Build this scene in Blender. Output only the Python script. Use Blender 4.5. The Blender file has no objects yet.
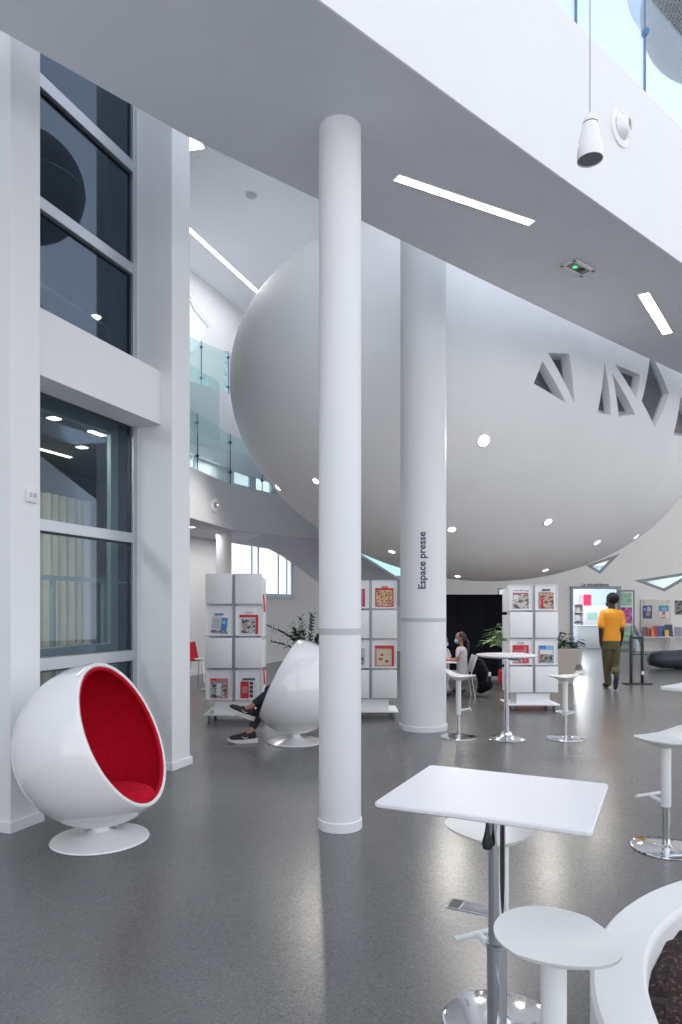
import bpy, bmesh, math, random
from mathutils import Vector, Matrix, Euler
random.seed(7)
C = bpy.context.scene.collection
F = 682.67; CX = 341.0; HY = 606.0; H = 1.55        # focal length, principal column, horizon row, eye height
PI = math.pi

def P(u, v, Y): return Vector(((u-CX)/F*Y, Y, H-(v-HY)/F*Y))
def ray(u, v): return Vector(((u-CX)/F, 1.0, (HY-v)/F))
def onz(u, v, z):
    d = ray(u, v); t = (z-H)/d.z
    return Vector((0, 0, H))+d*t
def onfloor(u, v): return onz(u, v, 0)

# ------------------------------------------------------------------ materials
MC = {}
def nodes(name):
    m = bpy.data.materials.new(name); m.use_nodes = True
    nt = m.node_tree; b = nt.nodes['Principled BSDF']
    return m, nt, b
def mat(name, col, rough=0.5, metal=0.0, spec=0.5, coat=0.0, bump=0.0, bscale=200, var=0.0, vscale=3.0, emit=0, ecol=None, trans=0):
    if name in MC: return MC[name]
    m, nt, b = nodes(name)
    b.inputs['Base Color'].default_value = (*col, 1)
    b.inputs['Roughness'].default_value = rough
    b.inputs['Metallic'].default_value = metal
    b.inputs['Specular IOR Level'].default_value = spec
    b.inputs['Coat Weight'].default_value = coat
    b.inputs['Coat Roughness'].default_value = 0.05
    if emit:
        b.inputs['Emission Color'].default_value = (*(ecol or col), 1)
        b.inputs['Emission Strength'].default_value = emit
    tc = nt.nodes.new('ShaderNodeTexCoord')
    if var:
        n = nt.nodes.new('ShaderNodeTexNoise'); n.inputs['Scale'].default_value = vscale; n.inputs['Detail'].default_value = 4
        nt.links.new(tc.outputs['Object'], n.inputs['Vector'])
        r = nt.nodes.new('ShaderNodeValToRGB')
        r.color_ramp.elements[0].position = .3; r.color_ramp.elements[1].position = .7
        r.color_ramp.elements[0].color = (*[c*(1-var) for c in col], 1)
        r.color_ramp.elements[1].color = (*[min(1, c*(1+var)) for c in col], 1)
        nt.links.new(n.outputs['Fac'], r.inputs['Fac']); nt.links.new(r.outputs['Color'], b.inputs['Base Color'])
    if bump:
        n = nt.nodes.new('ShaderNodeTexNoise'); n.inputs['Scale'].default_value = bscale; n.inputs['Detail'].default_value = 3
        nt.links.new(tc.outputs['Object'], n.inputs['Vector'])
        bp = nt.nodes.new('ShaderNodeBump'); bp.inputs['Strength'].default_value = bump; bp.inputs['Distance'].default_value = .002
        nt.links.new(n.outputs['Fac'], bp.inputs['Height']); nt.links.new(bp.outputs['Normal'], b.inputs['Normal'])
    MC[name] = m
    return m
def flat(col, rough=.6):
    return mat('ink_%d_%d_%d' % tuple(int(c*255) for c in col), col, rough)
def photo(name, cols, scale=14):
    if name in MC: return MC[name]
    m, nt, b = nodes(name); tc = nt.nodes.new('ShaderNodeTexCoord')
    n = nt.nodes.new('ShaderNodeTexNoise'); n.inputs['Scale'].default_value = scale; n.inputs['Detail'].default_value = 3
    nt.links.new(tc.outputs['Object'], n.inputs['Vector'])
    r = nt.nodes.new('ShaderNodeValToRGB'); r.color_ramp.interpolation = 'CONSTANT'
    for i, c in enumerate(cols):
        p = .36+.28*i/len(cols) if i else 0
        e = r.color_ramp.elements[i] if i < 2 else r.color_ramp.elements.new(p)
        e.position = p; e.color = (*c, 1)
    nt.links.new(n.outputs['Fac'], r.inputs['Fac']); nt.links.new(r.outputs['Color'], b.inputs['Base Color'])
    b.inputs['Roughness'].default_value = .45
    MC[name] = m; return m
def glass(name, tint, refl=.08, rough=.0, rcol=(1, 1, 1), fk=.6):
    m = bpy.data.materials.new(name); m.use_nodes = True; nt = m.node_tree; nt.nodes.clear()
    o = nt.nodes.new('ShaderNodeOutputMaterial'); t = nt.nodes.new('ShaderNodeBsdfTransparent'); g = nt.nodes.new('ShaderNodeBsdfGlossy')
    t.inputs['Color'].default_value = (*tint, 1); g.inputs['Roughness'].default_value = rough; g.inputs['Color'].default_value = (*rcol, 1)
    mx = nt.nodes.new('ShaderNodeMixShader'); lw = nt.nodes.new('ShaderNodeLayerWeight'); lw.inputs['Blend'].default_value = .25
    ad = nt.nodes.new('ShaderNodeMath'); ad.operation = 'MULTIPLY_ADD'; ad.inputs[1].default_value = fk; ad.inputs[2].default_value = refl; ad.use_clamp = True
    nt.links.new(lw.outputs['Fresnel'], ad.inputs[0]); nt.links.new(ad.outputs[0], mx.inputs[0])
    nt.links.new(t.outputs[0], mx.inputs[1]); nt.links.new(g.outputs[0], mx.inputs[2]); nt.links.new(mx.outputs[0], o.inputs['Surface'])
    return m
def emis(name, col, s):
    return mat(name, col, .5, emit=s, ecol=col)

WHITE = mat('white_paint', (.77, .78, .80), .62, bump=.06, bscale=60, var=.012, vscale=2)
WARMW = mat('warm_white_paint', (.83, .80, .76), .65, bump=.06, bscale=60, var=.015, vscale=1)
CEILM = mat('ceiling_paint', (.80, .81, .86), .7, bump=.05, bscale=40)
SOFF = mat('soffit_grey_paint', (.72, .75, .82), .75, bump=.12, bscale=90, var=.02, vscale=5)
SKIRT = mat('white_skirting', (.80, .81, .83), .4)
PODM = mat('pod_plaster', (.90, .905, .915), .55, bump=.1, bscale=25, var=.02, vscale=1.2)
FRAME = mat('pale_metal_frame', (.50, .53, .58), .35, .6, bump=.02)
DKFR = mat('window_gasket', (.035, .04, .05), .5)
TEALFR = mat('teal_grey_frame', (.28, .36, .38), .4, .3)
SLATE = mat('slate_lining', (.035, .045, .06), .5)
CHROME = mat('polished_chrome', (.72, .74, .77), .08, 1.0, bump=.004, bscale=10)
GLOSSW = mat('glossy_white_fibreglass', (.84, .84, .85), .12, 0, .5, coat=.8)
PLASW = mat('white_moulded_plastic', (.74, .75, .73), .4)
TABW = mat('white_table_laminate', (.76, .75, .78), .42)
POSTW = mat('white_powder_coat', (.78, .81, .80), .35)
REDF = mat('red_wool_fabric', (.52, .004, .022), .9, spec=.15, bump=.5, bscale=260, var=.12, vscale=30)
REDP = mat('red_upholstery', (.5, .01, .03), .7, bump=.2)
BLACKP = mat('black_plastic', (.012, .013, .016), .4)
BLACKF = mat('black_fabric', (.008, .009, .014), .9, spec=.1, bump=.3, bscale=120)
BAND = mat('grey_tape_band', (.50, .53, .54), .5)
NAVY = mat('dark_blue_lettering', (.03, .035, .09), .5)
TOWER = mat('white_sheet_steel', (.88, .89, .91), .45)
TOWEG = mat('grey_steel_edge', (.33, .37, .38), .4, .3)
EMW = emis('white_lamp', (1, .97, .93), 7)
EMWARM = emis('warm_linear_lamp', (1, .93, .80), 10)
EMCOOL = emis('cool_linear_lamp', (.93, .97, 1), 9)
GLBAL = glass('balustrade_glass', (.86, .95, .95), .03, fk=.3)
GLSKY = glass('upper_balustrade_glass', (.84, .90, .95), .03, fk=.3)
GLWIN = glass('window_glass', (.96, .985, 1), .03, fk=.3)
GLDARK = glass('tinted_window_glass', (.70, .75, .76), .04, rcol=(.6, .70, .88), fk=.2)
LEAF = mat('dark_green_leaf', (.015, .05, .03), .4, var=.4, vscale=20)
LEAFG = mat('bright_green_leaf', (.26, .40, .20), .4, var=.5, vscale=12)
LEAFM = mat('mid_green_leaf', (.03, .07, .05), .4, var=.4, vscale=12)
BEIGE = mat('beige_planter', (.52, .47, .42), .6, var=.03)
SKIN_D = mat('deep_brown_skin', (.030, .016, .013), .5)
SKIN_L = mat('light_skin', (.45, .22, .15), .5)
SKIN_G = mat('tan_skin', (.32, .16, .11), .5)
SOILM = None

def soil():
    m, nt, b = nodes('bark_soil'); tc = nt.nodes.new('ShaderNodeTexCoord')
    v = nt.nodes.new('ShaderNodeTexVoronoi'); v.inputs['Scale'].default_value = 85
    nt.links.new(tc.outputs['Object'], v.inputs['Vector'])
    r = nt.nodes.new('ShaderNodeValToRGB'); cr = r.color_ramp
    cr.elements[0].color = (.012, .006, .006, 1); cr.elements[1].color = (.13, .07, .06, 1)
    e = cr.elements.new(.8); e.color = (.035, .018, .015, 1); cr.elements[-1].position = 1
    s = nt.nodes.new('ShaderNodeSeparateColor'); nt.links.new(v.outputs['Color'], s.inputs[0])
    nt.links.new(s.outputs[0], r.inputs['Fac']); nt.links.new(r.outputs['Color'], b.inputs['Base Color'])
    b.inputs['Roughness'].default_value = .9
    return m
SOILM = soil()

def floor_mat():
    m, nt, b = nodes('grey_terrazzo'); tc = nt.nodes.new('ShaderNodeTexCoord')
    L = nt.links.new
    def noise(s, d=4, r=.5):
        n = nt.nodes.new('ShaderNodeTexNoise'); n.inputs['Scale'].default_value = s; n.inputs['Detail'].default_value = d; n.inputs['Roughness'].default_value = r
        L(tc.outputs['Object'], n.inputs['Vector']); return n
    big = noise(.7); r1 = nt.nodes.new('ShaderNodeValToRGB')
    r1.color_ramp.elements[0].position = .3; r1.color_ramp.elements[1].position = .72
    r1.color_ramp.elements[0].color = (.118, .118, .119, 1); r1.color_ramp.elements[1].color = (.152, .150, .149, 1)
    L(big.outputs['Fac'], r1.inputs['Fac'])
    v = nt.nodes.new('ShaderNodeTexVoronoi'); v.inputs['Scale'].default_value = 130; L(tc.outputs['Object'], v.inputs['Vector'])
    s = nt.nodes.new('ShaderNodeSeparateColor'); L(v.outputs['Color'], s.inputs[0])
    r2 = nt.nodes.new('ShaderNodeValToRGB'); cr = r2.color_ramp; cr.interpolation = 'CONSTANT'
    cr.elements[0].position = 0; cr.elements[0].color = (.45, .45, .45, 1)
    cr.elements[1].position = .14; cr.elements[1].color = (.9, .9, .9, 1)
    e = cr.elements.new(.35); e.color = (1, 1, 1, 1); e = cr.elements.new(.82); e.color = (1.15, 1.15, 1.13, 1); e = cr.elements.new(.93); e.color = (1.7, 1.65, 1.6, 1)
    L(s.outputs[0], r2.inputs['Fac'])
    mx = nt.nodes.new('ShaderNodeMix'); mx.data_type = 'RGBA'; mx.blend_type = 'MULTIPLY'; mx.inputs[0].default_value = .42
    L(r1.outputs['Color'], mx.inputs[6]); L(r2.outputs['Color'], mx.inputs[7]); L(mx.outputs[2], b.inputs['Base Color'])
    rn = noise(2.2, 5); mr = nt.nodes.new('ShaderNodeMapRange'); mr.inputs[3].default_value = .25; mr.inputs[4].default_value = .29
    b.inputs['Roughness'].default_value = .27
    b.inputs['Specular IOR Level'].default_value = .55
    return m
FLOORM = floor_mat()

def mesh_fabric():
    m, nt, b = nodes('perforated_grey_metal'); tc = nt.nodes.new('ShaderNodeTexCoord')
    v = nt.nodes.new('ShaderNodeTexVoronoi'); v.inputs['Scale'].default_value = 34; v.inputs['Randomness'].default_value = .15
    nt.links.new(tc.outputs['Object'], v.inputs['Vector'])
    r = nt.nodes.new('ShaderNodeValToRGB'); r.color_ramp.elements[0].color = (.03, .035, .045, 1); r.color_ramp.elements[1].color = (.16, .175, .19, 1)
    r.color_ramp.elements[0].position = .25; r.color_ramp.elements[1].position = .5
    nt.links.new(v.outputs['Distance'], r.inputs['Fac']); nt.links.new(r.outputs['Color'], b.inputs['Base Color'])
    return m
MESHM = mesh_fabric()

# ------------------------------------------------------------------ mesh builder
class MB:
    def __init__(s): s.v = []; s.f = []; s.mi = []; s.mats = []
    def _m(s, m):
        if m not in s.mats: s.mats.append(m)
        return s.mats.index(m)
    def add(s, vs, fs, m=None, M=None):
        b = len(s.v)
        for p in vs:
            p = Vector(p); s.v.append(M @ p if M else p)
        k = s._m(m)
        for f in fs: s.f.append([b+i for i in f]); s.mi.append(k)
        return s
    def box(s, x0, x1, y0, y1, z0, z1, m=None, M=None):
        vs = [(x, y, z) for x in (x0, x1) for y in (y0, y1) for z in (z0, z1)]
        return s.add(vs, [(0, 1, 3, 2), (4, 6, 7, 5), (0, 4, 5, 1), (2, 3, 7, 6), (0, 2, 6, 4), (1, 5, 7, 3)], m, M)
    def rbox(s, x0, x1, y0, y1, z0, z1, r=.01, m=None, M=None, seg=2):
        bm = bmesh.new(); bmesh.ops.create_cube(bm, size=1)
        for v in bm.verts: v.co = Vector(((x0+x1)/2+v.co.x*(x1-x0), (y0+y1)/2+v.co.y*(y1-y0), (z0+z1)/2+v.co.z*(z1-z0)))
        bmesh.ops.bevel(bm, geom=bm.edges[:], offset=r, segments=seg, affect='EDGES', profile=.5)
        bm.verts.index_update()
        s.add([v.co.copy() for v in bm.verts], [[v.index for v in f.verts] for f in bm.faces], m, M); bm.free(); return s
    def lathe(s, prof, m=None, M=None, seg=40, a0=0, a1=2*PI):
        full = abs(a1-a0-2*PI) < 1e-6; n = seg if full else seg+1
        vs = []; fs = []
        for r, z in prof:
            for i in range(n):
                a = a0+(a1-a0)*i/seg; vs.append((max(r, 1e-5)*math.cos(a), max(r, 1e-5)*math.sin(a), z))
        for j in range(len(prof)-1):
            for i in range(seg):
                k = (i+1) % n if full else i+1
                fs.append((j*n+i, j*n+k, (j+1)*n+k, (j+1)*n+i))
        return s.add(vs, fs, m, M)
    def prism(s, poly, z0, z1, m=None, M=None):
        n = len(poly); vs = [(x, y, z0) for x, y in poly]+[(x, y, z1) for x, y in poly]
        fs = [tuple(range(n-1, -1, -1)), tuple(range(n, 2*n))]+[(i, (i+1) % n, n+(i+1) % n, n+i) for i in range(n)]
        return s.add(vs, fs, m, M)
    def solid(s, A, B, m=None):                       # two matching outlines joined into a closed solid
        n = len(A); fs = [tuple(range(n-1, -1, -1)), tuple(range(n, 2*n))]+[(i, (i+1) % n, n+(i+1) % n, n+i) for i in range(n)]
        return s.add(list(A)+list(B), fs, m)
    def tube(s, pts, r, m=None, seg=12, M=None, cap=True):
        pts = [Vector(p) for p in pts]; n = len(pts); rs = r if isinstance(r, (list, tuple)) else [r]*n
        vs = []; fs = []; up = None
        for i, p in enumerate(pts):
            t = (pts[min(i+1, n-1)]-pts[max(i-1, 0)]).normalized()
            if up is None: up = t.orthogonal().normalized()
            up = (up-t*up.dot(t)); up = up.normalized() if up.length > 1e-6 else t.orthogonal().normalized()
            w = t.cross(up)
            for k in range(seg):
                a = 2*PI*k/seg; vs.append(p+(up*math.cos(a)+w*math.sin(a))*rs[i])
        for i in range(n-1):
            for k in range(seg): fs.append((i*seg+k, i*seg+(k+1) % seg, (i+1)*seg+(k+1) % seg, (i+1)*seg+k))
        if cap: fs.append(tuple(range(seg-1, -1, -1))); fs.append(tuple((n-1)*seg+k for k in range(seg)))
        return s.add(vs, fs, m, M)
    def ell(s, c, r, m=None, R=None, su=20, sv=12):
        c = Vector(c); r = r if hasattr(r, '__len__') else (r, r, r)
        vs = []; fs = []
        for j in range(sv+1):
            th = PI*j/sv
            for i in range(su):
                a = 2*PI*i/su; p = Vector((r[0]*math.sin(th)*math.cos(a), r[1]*math.sin(th)*math.sin(a), r[2]*math.cos(th)))
                vs.append(c+(R @ p if R else p))
        for j in range(sv):
            for i in range(su): fs.append((j*su+i, (j+1)*su+i, (j+1)*su+(i+1) % su, j*su+(i+1) % su))
        b = len(s.v); s.add(vs, fs, m); return s
    def limb(s, pts, rs, m=None):                     # rounded, tapering chain
        s.tube(pts, list(rs), m, 12)
        for p, r in zip(pts, rs): s.ell(p, r*1.0, m, None, 12, 8)
        return s
    def loft(s, rings, m=None, rot=0, seg=20):        # rings: (centre, rx, ry)
        vs = []; fs = []
        cr, sr = math.cos(rot), math.sin(rot)
        for c, rx, ry in rings:
            for k in range(seg):
                a = 2*PI*k/seg; x, y = rx*math.cos(a), ry*math.sin(a)
                vs.append((c[0]+x*cr-y*sr, c[1]+x*sr+y*cr, c[2]))
        n = len(rings)
        for i in range(n-1):
            for k in range(seg): fs.append((i*seg+k, i*seg+(k+1) % seg, (i+1)*seg+(k+1) % seg, (i+1)*seg+k))
        fs.append(tuple(range(seg-1, -1, -1))); fs.append(tuple((n-1)*seg+k for k in range(seg)))
        return s.add(vs, fs, m)
    def build(s, name, parent=None, m=None, smooth=True, ang=35, shift=None, bevel=0, remesh=0, recalc=True):
        me = bpy.data.meshes.new(name)
        if shift is not None: s.v = [v-Vector(shift) for v in s.v]
        me.from_pydata([tuple(v) for v in s.v], [], s.f)
        mats = [x if x else m for x in s.mats]
        for x in mats: me.materials.append(x)
        for p, k in zip(me.polygons, s.mi): p.material_index = k
        bm = bmesh.new(); bm.from_mesh(me)
        bmesh.ops.remove_doubles(bm, verts=bm.verts, dist=1e-5)
        if recalc and not remesh: bmesh.ops.recalc_face_normals(bm, faces=bm.faces)
        bm.to_mesh(me); bm.free()
        if smooth:
            me.polygons.foreach_set('use_smooth', [True]*len(me.polygons))
            me.set_sharp_from_angle(angle=math.radians(ang))
        o = bpy.data.objects.new(name, me); C.objects.link(o)
        if parent: o.parent = parent
        if bevel:
            b = o.modifiers.new('b', 'BEVEL'); b.width = bevel; b.segments = 2; b.limit_method = 'ANGLE'; b.angle_limit = math.radians(40)
        if remesh:
            r = o.modifiers.new('r', 'REMESH'); r.mode = 'VOXEL'; r.voxel_size = remesh; r.use_smooth_shade = True
            sm = o.modifiers.new('s', 'SMOOTH'); sm.factor = .5; sm.iterations = 4
        return o

def thing(name, label, cat, loc=(0, 0, 0), rz=0, group=None):
    o = bpy.data.objects.new(name, None); C.objects.link(o); o.empty_display_size = .1
    o.location = loc; o.rotation_euler = (0, 0, rz); tag(o, label, cat, group); return o
def tag(o, label, cat, group=None):
    o['label'] = label; o['category'] = cat
    if group: o['group'] = group
    return o
def struct(o): o['kind'] = 'structure'; return o
def apply_mods(o):
    dg = bpy.context.evaluated_depsgraph_get(); dg.update()
    me = bpy.data.meshes.new_from_object(o.evaluated_get(dg)); old = o.data
    o.modifiers.clear(); o.data = me; bpy.data.meshes.remove(old)
def cut(o, cutter):
    md = o.modifiers.new('c', 'BOOLEAN'); md.operation = 'DIFFERENCE'; md.object = cutter; md.solver = 'EXACT'
    apply_mods(o); bpy.data.objects.remove(cutter)
def dup(root, loc=None, rz=None, label=None, cat=None, group=None):
    r = root.copy(); C.objects.link(r)
    if loc is not None: r.location = loc
    if rz is not None: r.rotation_euler = (0, 0, rz)
    if label: r['label'] = label
    if group: r['group'] = group
    for ch in list(root.children):
        c = ch.copy(); C.objects.link(c); c.parent = r
        for g in list(ch.children):
            d = g.copy(); C.objects.link(d); d.parent = c
    return r
def frame_from(n, up=Vector((0, 0, 1))):              # matrix whose local Z is n
    n = Vector(n).normalized(); x = up.cross(n)
    x = x.normalized() if x.length > 1e-4 else Vector((1, 0, 0))
    y = n.cross(x); return Matrix((x, y, n)).transposed().to_4x4()
def text_mesh(txt, size, ext=.002, spacing=1.0, bold=0):
    cu = bpy.data.curves.new('t', 'FONT'); cu.body = txt; cu.size = size; cu.extrude = ext; cu.align_x = 'CENTER'; cu.align_y = 'CENTER'
    cu.space_character = spacing; cu.resolution_u = 3; cu.offset = bold
    o = bpy.data.objects.new('t', cu); C.objects.link(o)
    dg = bpy.context.evaluated_depsgraph_get(); dg.update()
    me = bpy.data.meshes.new_from_object(o.evaluated_get(dg)); bpy.data.objects.remove(o)
    return me

# ------------------------------------------------------------------ camera and light
cam = bpy.data.cameras.new('camera'); co = bpy.data.objects.new('camera', cam); C.objects.link(co)
co.location = (0, 0, H); co.rotation_euler = (PI/2, 0, 0)
cam.sensor_fit = 'VERTICAL'; cam.sensor_height = 36; cam.sensor_width = 36*682/1024; cam.lens = 24
cam.shift_y = (HY-512)/1024; cam.clip_end = 200; cam.clip_start = .05
bpy.context.scene.camera = co
w = bpy.data.worlds.new('daylight'); bpy.context.scene.world = w; w.use_nodes = True
nt = w.node_tree; bg = nt.nodes['Background']; bg.inputs['Strength'].default_value = 1.0
tcw = nt.nodes.new('ShaderNodeTexCoord'); sp = nt.nodes.new('ShaderNodeSeparateXYZ'); rp = nt.nodes.new('ShaderNodeValToRGB')
nt.links.new(tcw.outputs['Generated'], sp.inputs[0]); nt.links.new(sp.outputs['Z'], rp.inputs['Fac']); nt.links.new(rp.outputs['Color'], bg.inputs['Color'])
rp.color_ramp.elements[0].position = 0; rp.color_ramp.elements[0].color = (1.50, 1.50, 1.54, 1)
rp.color_ramp.elements[1].position = .9; rp.color_ramp.elements[1].color = (.74, .83, .98, 1)
e = rp.color_ramp.elements.new(.25); e.color = (1.18, 1.21, 1.28, 1)
vs = bpy.context.scene.view_settings; vs.view_transform = 'Standard'; vs.look = 'None'; vs.gamma = 1; vs.exposure = 0.30; vs.use_curve_mapping = False
bpy.context.scene.cycles.max_bounces = 10; bpy.context.scene.cycles.diffuse_bounces = 5
bpy.context.scene.cycles.transparent_max_bounces = 16
bpy.context.scene.cycles.sample_clamp_indirect = 3.0; bpy.context.scene.cycles.use_adaptive_sampling = False

def area(name, loc, rot, sx, sy, power, col=(1, 1, 1)):
    l = bpy.data.lights.new(name, 'AREA'); l.shape = 'RECTANGLE'; l.size = sx; l.size_y = sy; l.energy = power; l.color = col
    o = bpy.data.objects.new(name, l); C.objects.link(o); o.location = loc; o.rotation_euler = rot; return o

ba = math.atan2(.64, .77)
def spot(name, loc, power, col=(1, .95, .88), ang=150):
    l = bpy.data.lights.new(name, 'SPOT'); l.energy = power; l.color = col; l.spot_size = math.radians(ang); l.spot_blend = .6; l.shadow_soft_size = .05
    o = bpy.data.objects.new(name, l); C.objects.link(o); o.location = loc; return o

area('bridge_fill', (.6, 6.0, 5.5), (PI-math.radians(28), 0, ba), 8, .3, 0, (.97, .98, 1)).data.energy = 120  # added fill hidden on the bridge deck, lifts the rear ceiling and pod
area('balcony_fill', (-3.35, 14.6, 6.0), (PI, 0, math.atan2(4.1, 1.67)), 3, .2, 10, (.97, .98, 1))  # added fill behind the upper balcony face, no fixture modelled
area('rear_ceiling_fill', (-2.4, 14.0, 8.93), (0, 0, math.atan2(2.6, 1.0)), 5, .2, 58, (.95, .97, 1))  # extra fill near the ceiling strip, added to brighten the rear walls
area('lower_balcony_fill', (-2.3, 15.2, 3.05), (0, 0, math.atan2(4.1, 1.67)), 3, .1, 24, (1, .97, .97))  # fill added under the lower balcony to lift the dark wall behind
area('mid_balcony_fill', (-3.2, 14.9, 4.85), (0, 0, math.atan2(4.1, 1.67)), 2.4, .1, 12, (1, .97, .97))  # same kind of added fill below the upper balcony slab
# ------------------------------------------------------------------ SETTING
struct(MB().add([(-14, -8, 0), (22, -8, 0), (22, 30, 0), (-14, 30, 0), (-14, -8, -.2), (22, -8, -.2), (22, 30, -.2), (-14, 30, -.2)],
      [(0, 1, 2, 3), (7, 6, 5, 4), (0, 4, 5, 1), (1, 5, 6, 2), (2, 6, 7, 3), (3, 7, 4, 0)]).build('floor', m=FLOORM))

# left wall frame: P(t,w,z): t along the wall away from the camera, w into the recess
LO = Vector((-2.256, 4.66, 0)); LD = Vector((.355, .935, 0)).normalized(); LN = Vector((LD.y, -LD.x, 0))
LM = Matrix(((LD.x, -LN.x, 0, LO.x), (LD.y, -LN.y, 0, LO.y), (0, 0, 1, 0), (0, 0, 0, 1)))    # local x = t, y = w (into wall)
CH = 9.0
T1 = 1.88; T2 = 2.18
def lw(name, t0, t1, w0, w1, z0, z1, m=WHITE, bevel=.004, parent=None, st=True):
    o = MB().box(t0, t1, w0, w1, z0, z1, m, LM).build(name, parent, bevel=bevel)
    return struct(o) if st and not parent else o
lw('wall_left_near_pier', 0, .265, 0, .62, 0, CH+.2)
lw('wall_left_far_pier', T1, T2, 0, .47, 0, CH+.2)
lw('wall_left_beam', .265, T1, .123, .50, 3.265, 3.77)
lw('wall_left_near', -8, 0, .55, .75, 0, CH)
lw('baseboard_left_near', -.02, .285, -.02, .62, 0, .075, SKIRT)
lw('baseboard_left_far', T1-.02, T2+.02, -.02, .62, 0, .075, SKIRT)
# corridor behind the windows
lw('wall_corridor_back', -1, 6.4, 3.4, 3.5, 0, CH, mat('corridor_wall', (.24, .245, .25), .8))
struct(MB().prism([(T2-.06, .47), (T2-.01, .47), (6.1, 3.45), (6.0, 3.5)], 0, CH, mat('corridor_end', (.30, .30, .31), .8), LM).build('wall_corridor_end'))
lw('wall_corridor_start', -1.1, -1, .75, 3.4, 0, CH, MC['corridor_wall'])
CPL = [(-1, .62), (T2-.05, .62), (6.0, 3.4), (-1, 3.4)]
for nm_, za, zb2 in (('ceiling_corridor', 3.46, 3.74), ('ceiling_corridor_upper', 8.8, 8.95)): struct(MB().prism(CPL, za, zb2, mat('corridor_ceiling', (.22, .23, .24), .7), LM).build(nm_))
q_ = LM @ Vector((1.2, 1.6, 3.4)); area('corridor_fill', q_, (0, 0, math.atan2(LD.y, LD.x)), 3.0, .5, 90, (1, .97, .88))  # fill added to brighten the interior behind the lower left window
# windows between the piers
def window_bay(n, z0, z1, bars):
    r = bpy.data.objects.new('window_%d' % n, None); C.objects.link(r); struct(r)
    W0 = .394
    f = MB()
    f.box(.265, .31, W0, W0+.07, z0, z1, FRAME, LM); f.box(T1-.055, T1, W0, W0+.07, z0, z1, FRAME, LM)
    for a, b in bars: f.box(.265, T1-.055, W0, W0+.07, a, b, FRAME, LM)
    f.build('window_frame', r, bevel=.004)
    g = MB()
    zz = [z0]+[x for ab in bars for x in ab]+[z1]
    for i in range(0, len(zz), 2):
        if zz[i+1]-zz[i] < .02: continue
        g.box(.31, T1-.055, W0+.042, W0+.048, zz[i], zz[i+1], GLDARK, LM)
    g.build('window_pane', r)
    k = MB()
    for i in range(0, len(zz), 2):
        if zz[i+1]-zz[i] < .02: continue
        k.box(.31, T1-.055, W0+.03, W0+.06, zz[i+1]-.014, zz[i+1], DKFR, LM)
        k.box(T1-.07, T1-.055, W0+.03, W0+.06, zz[i], zz[i+1], DKFR, LM)
    k.build('gasket', r)
    return r
window_bay(1, .02, 3.265, [(.02, .10), (1.03, 1.13), (2.15, 2.245)])
window_bay(2, 3.77, CH, [(4.71, 4.81), (5.68, 5.79), (6.9, 7.0)])
# inner glazed partition seen through the lower window
ip = thing('inner_glazed_partition', 'teal-grey framed glazed partition standing just behind the lower left window', 'partition', (0, 0, 0))
k = MB(); k.box(-.2, 1.93, .66, .71, 3.22, 3.48, TEALFR, LM); k.box(1.83, 1.93, .66, .71, 0, 3.22, TEALFR, LM)
k.box(-.2, 1.83, .66, .71, 1.12, 1.19, TEALFR, LM); k.box(-.2, 1.83, .66, .71, 0, .08, TEALFR, LM); k.build('frame', ip, bevel=.004)
k = MB(); k.box(1.93, 2.14, .66, .70, 0, 3.48, SLATE, LM); k.build('slate_panel', ip)
k = MB(); k.tube([LM @ Vector((1.90, .63, 1.78)), LM @ Vector((2.02, .63, 1.78))], .01, FRAME); k.build('handle', ip)
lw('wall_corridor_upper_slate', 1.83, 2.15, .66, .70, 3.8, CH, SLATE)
# pleated curtains, cream coloured, at the back of the lower corridor
def curtain(t0, t1, label):
    pts = []; n = int((t1-t0)/.02)
    for i in range(n+1):
        t = t0+(t1-t0)*i/n; pts.append((t, 3.1+.035*math.sin(t*42)+.015*math.sin(t*17)))
    a = [LM @ Vector((t, q, .1)) for t, q in pts]; b = [LM @ Vector((t, q, 3.05)) for t, q in pts]
    m = MB(); n = len(pts)
    m.add(a+b+[x+LN*-.01 for x in a]+[x+LN*-.01 for x in b], [(i, i+1, n+i+1, n+i) for i in range(n-1)]+[(2*n+i, 3*n+i, 3*n+i+1, 2*n+i+1) for i in range(n-1)], mat('cream_curtain', (.60, .57, .43), .85))
    tag(m.build('pleated_curtain', ang=80), label, 'curtain', 'pleated curtains behind the lower left window')
curtain(1.2, 2.7, 'cream pleated curtain hanging at the back behind the lower left window, left stretch')
curtain(3.0, 4.4, 'cream pleated curtain hanging at the back behind the lower left window, right stretch')
k = MB()
for q in range(3): k.box(2.0+q*.9, 2.05+q*.9, 2.4, 2.45, 0, 1.9, TEALFR, LM)
k.box(.4, 3.85, 2.4, 2.45, 1.86, 1.92, TEALFR, LM); k.box(.4, 3.85, 2.4, 2.45, .3, .34, TEALFR, LM)
tag(k.build('screen_frame'), 'grey metal screen frame standing inside the room behind the lower left window', 'screen')
for i, (u, v, lx, lyy, em, lab) in enumerate([(54, 418, .10, .10, EMCOOL, 'small round ceiling lamp, highest one seen through the lower left window'),
        (82, 447, .10, .10, EMCOOL, 'small round ceiling lamp glowing mid-pane in the lower left window'),
        (56, 453, .5, .05, EMWARM, 'short warm strip lamp on the ceiling behind the lower left window'),
        (97, 433, .22, .07, EMCOOL, 'wide oval ceiling lamp near the right side of the lower left window')]):
    p = onz(u, v, 3.45); t = (p-LO).dot(LD); ww = -(p-LO).dot(LN)
    o = thing('ceiling_lamp', lab, 'ceiling lamp', (p.x, p.y, 3.435), math.atan2(LD.y, LD.x))
    MB().box(-lx*.6, lx*.6, -lyy*.6, lyy*.6, .012, .025, FRAME).build('frame', o)
    MB().rbox(-lx/2, lx/2, -lyy/2, lyy/2, .004, .02, .003, em).build('diffuser', o)
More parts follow.
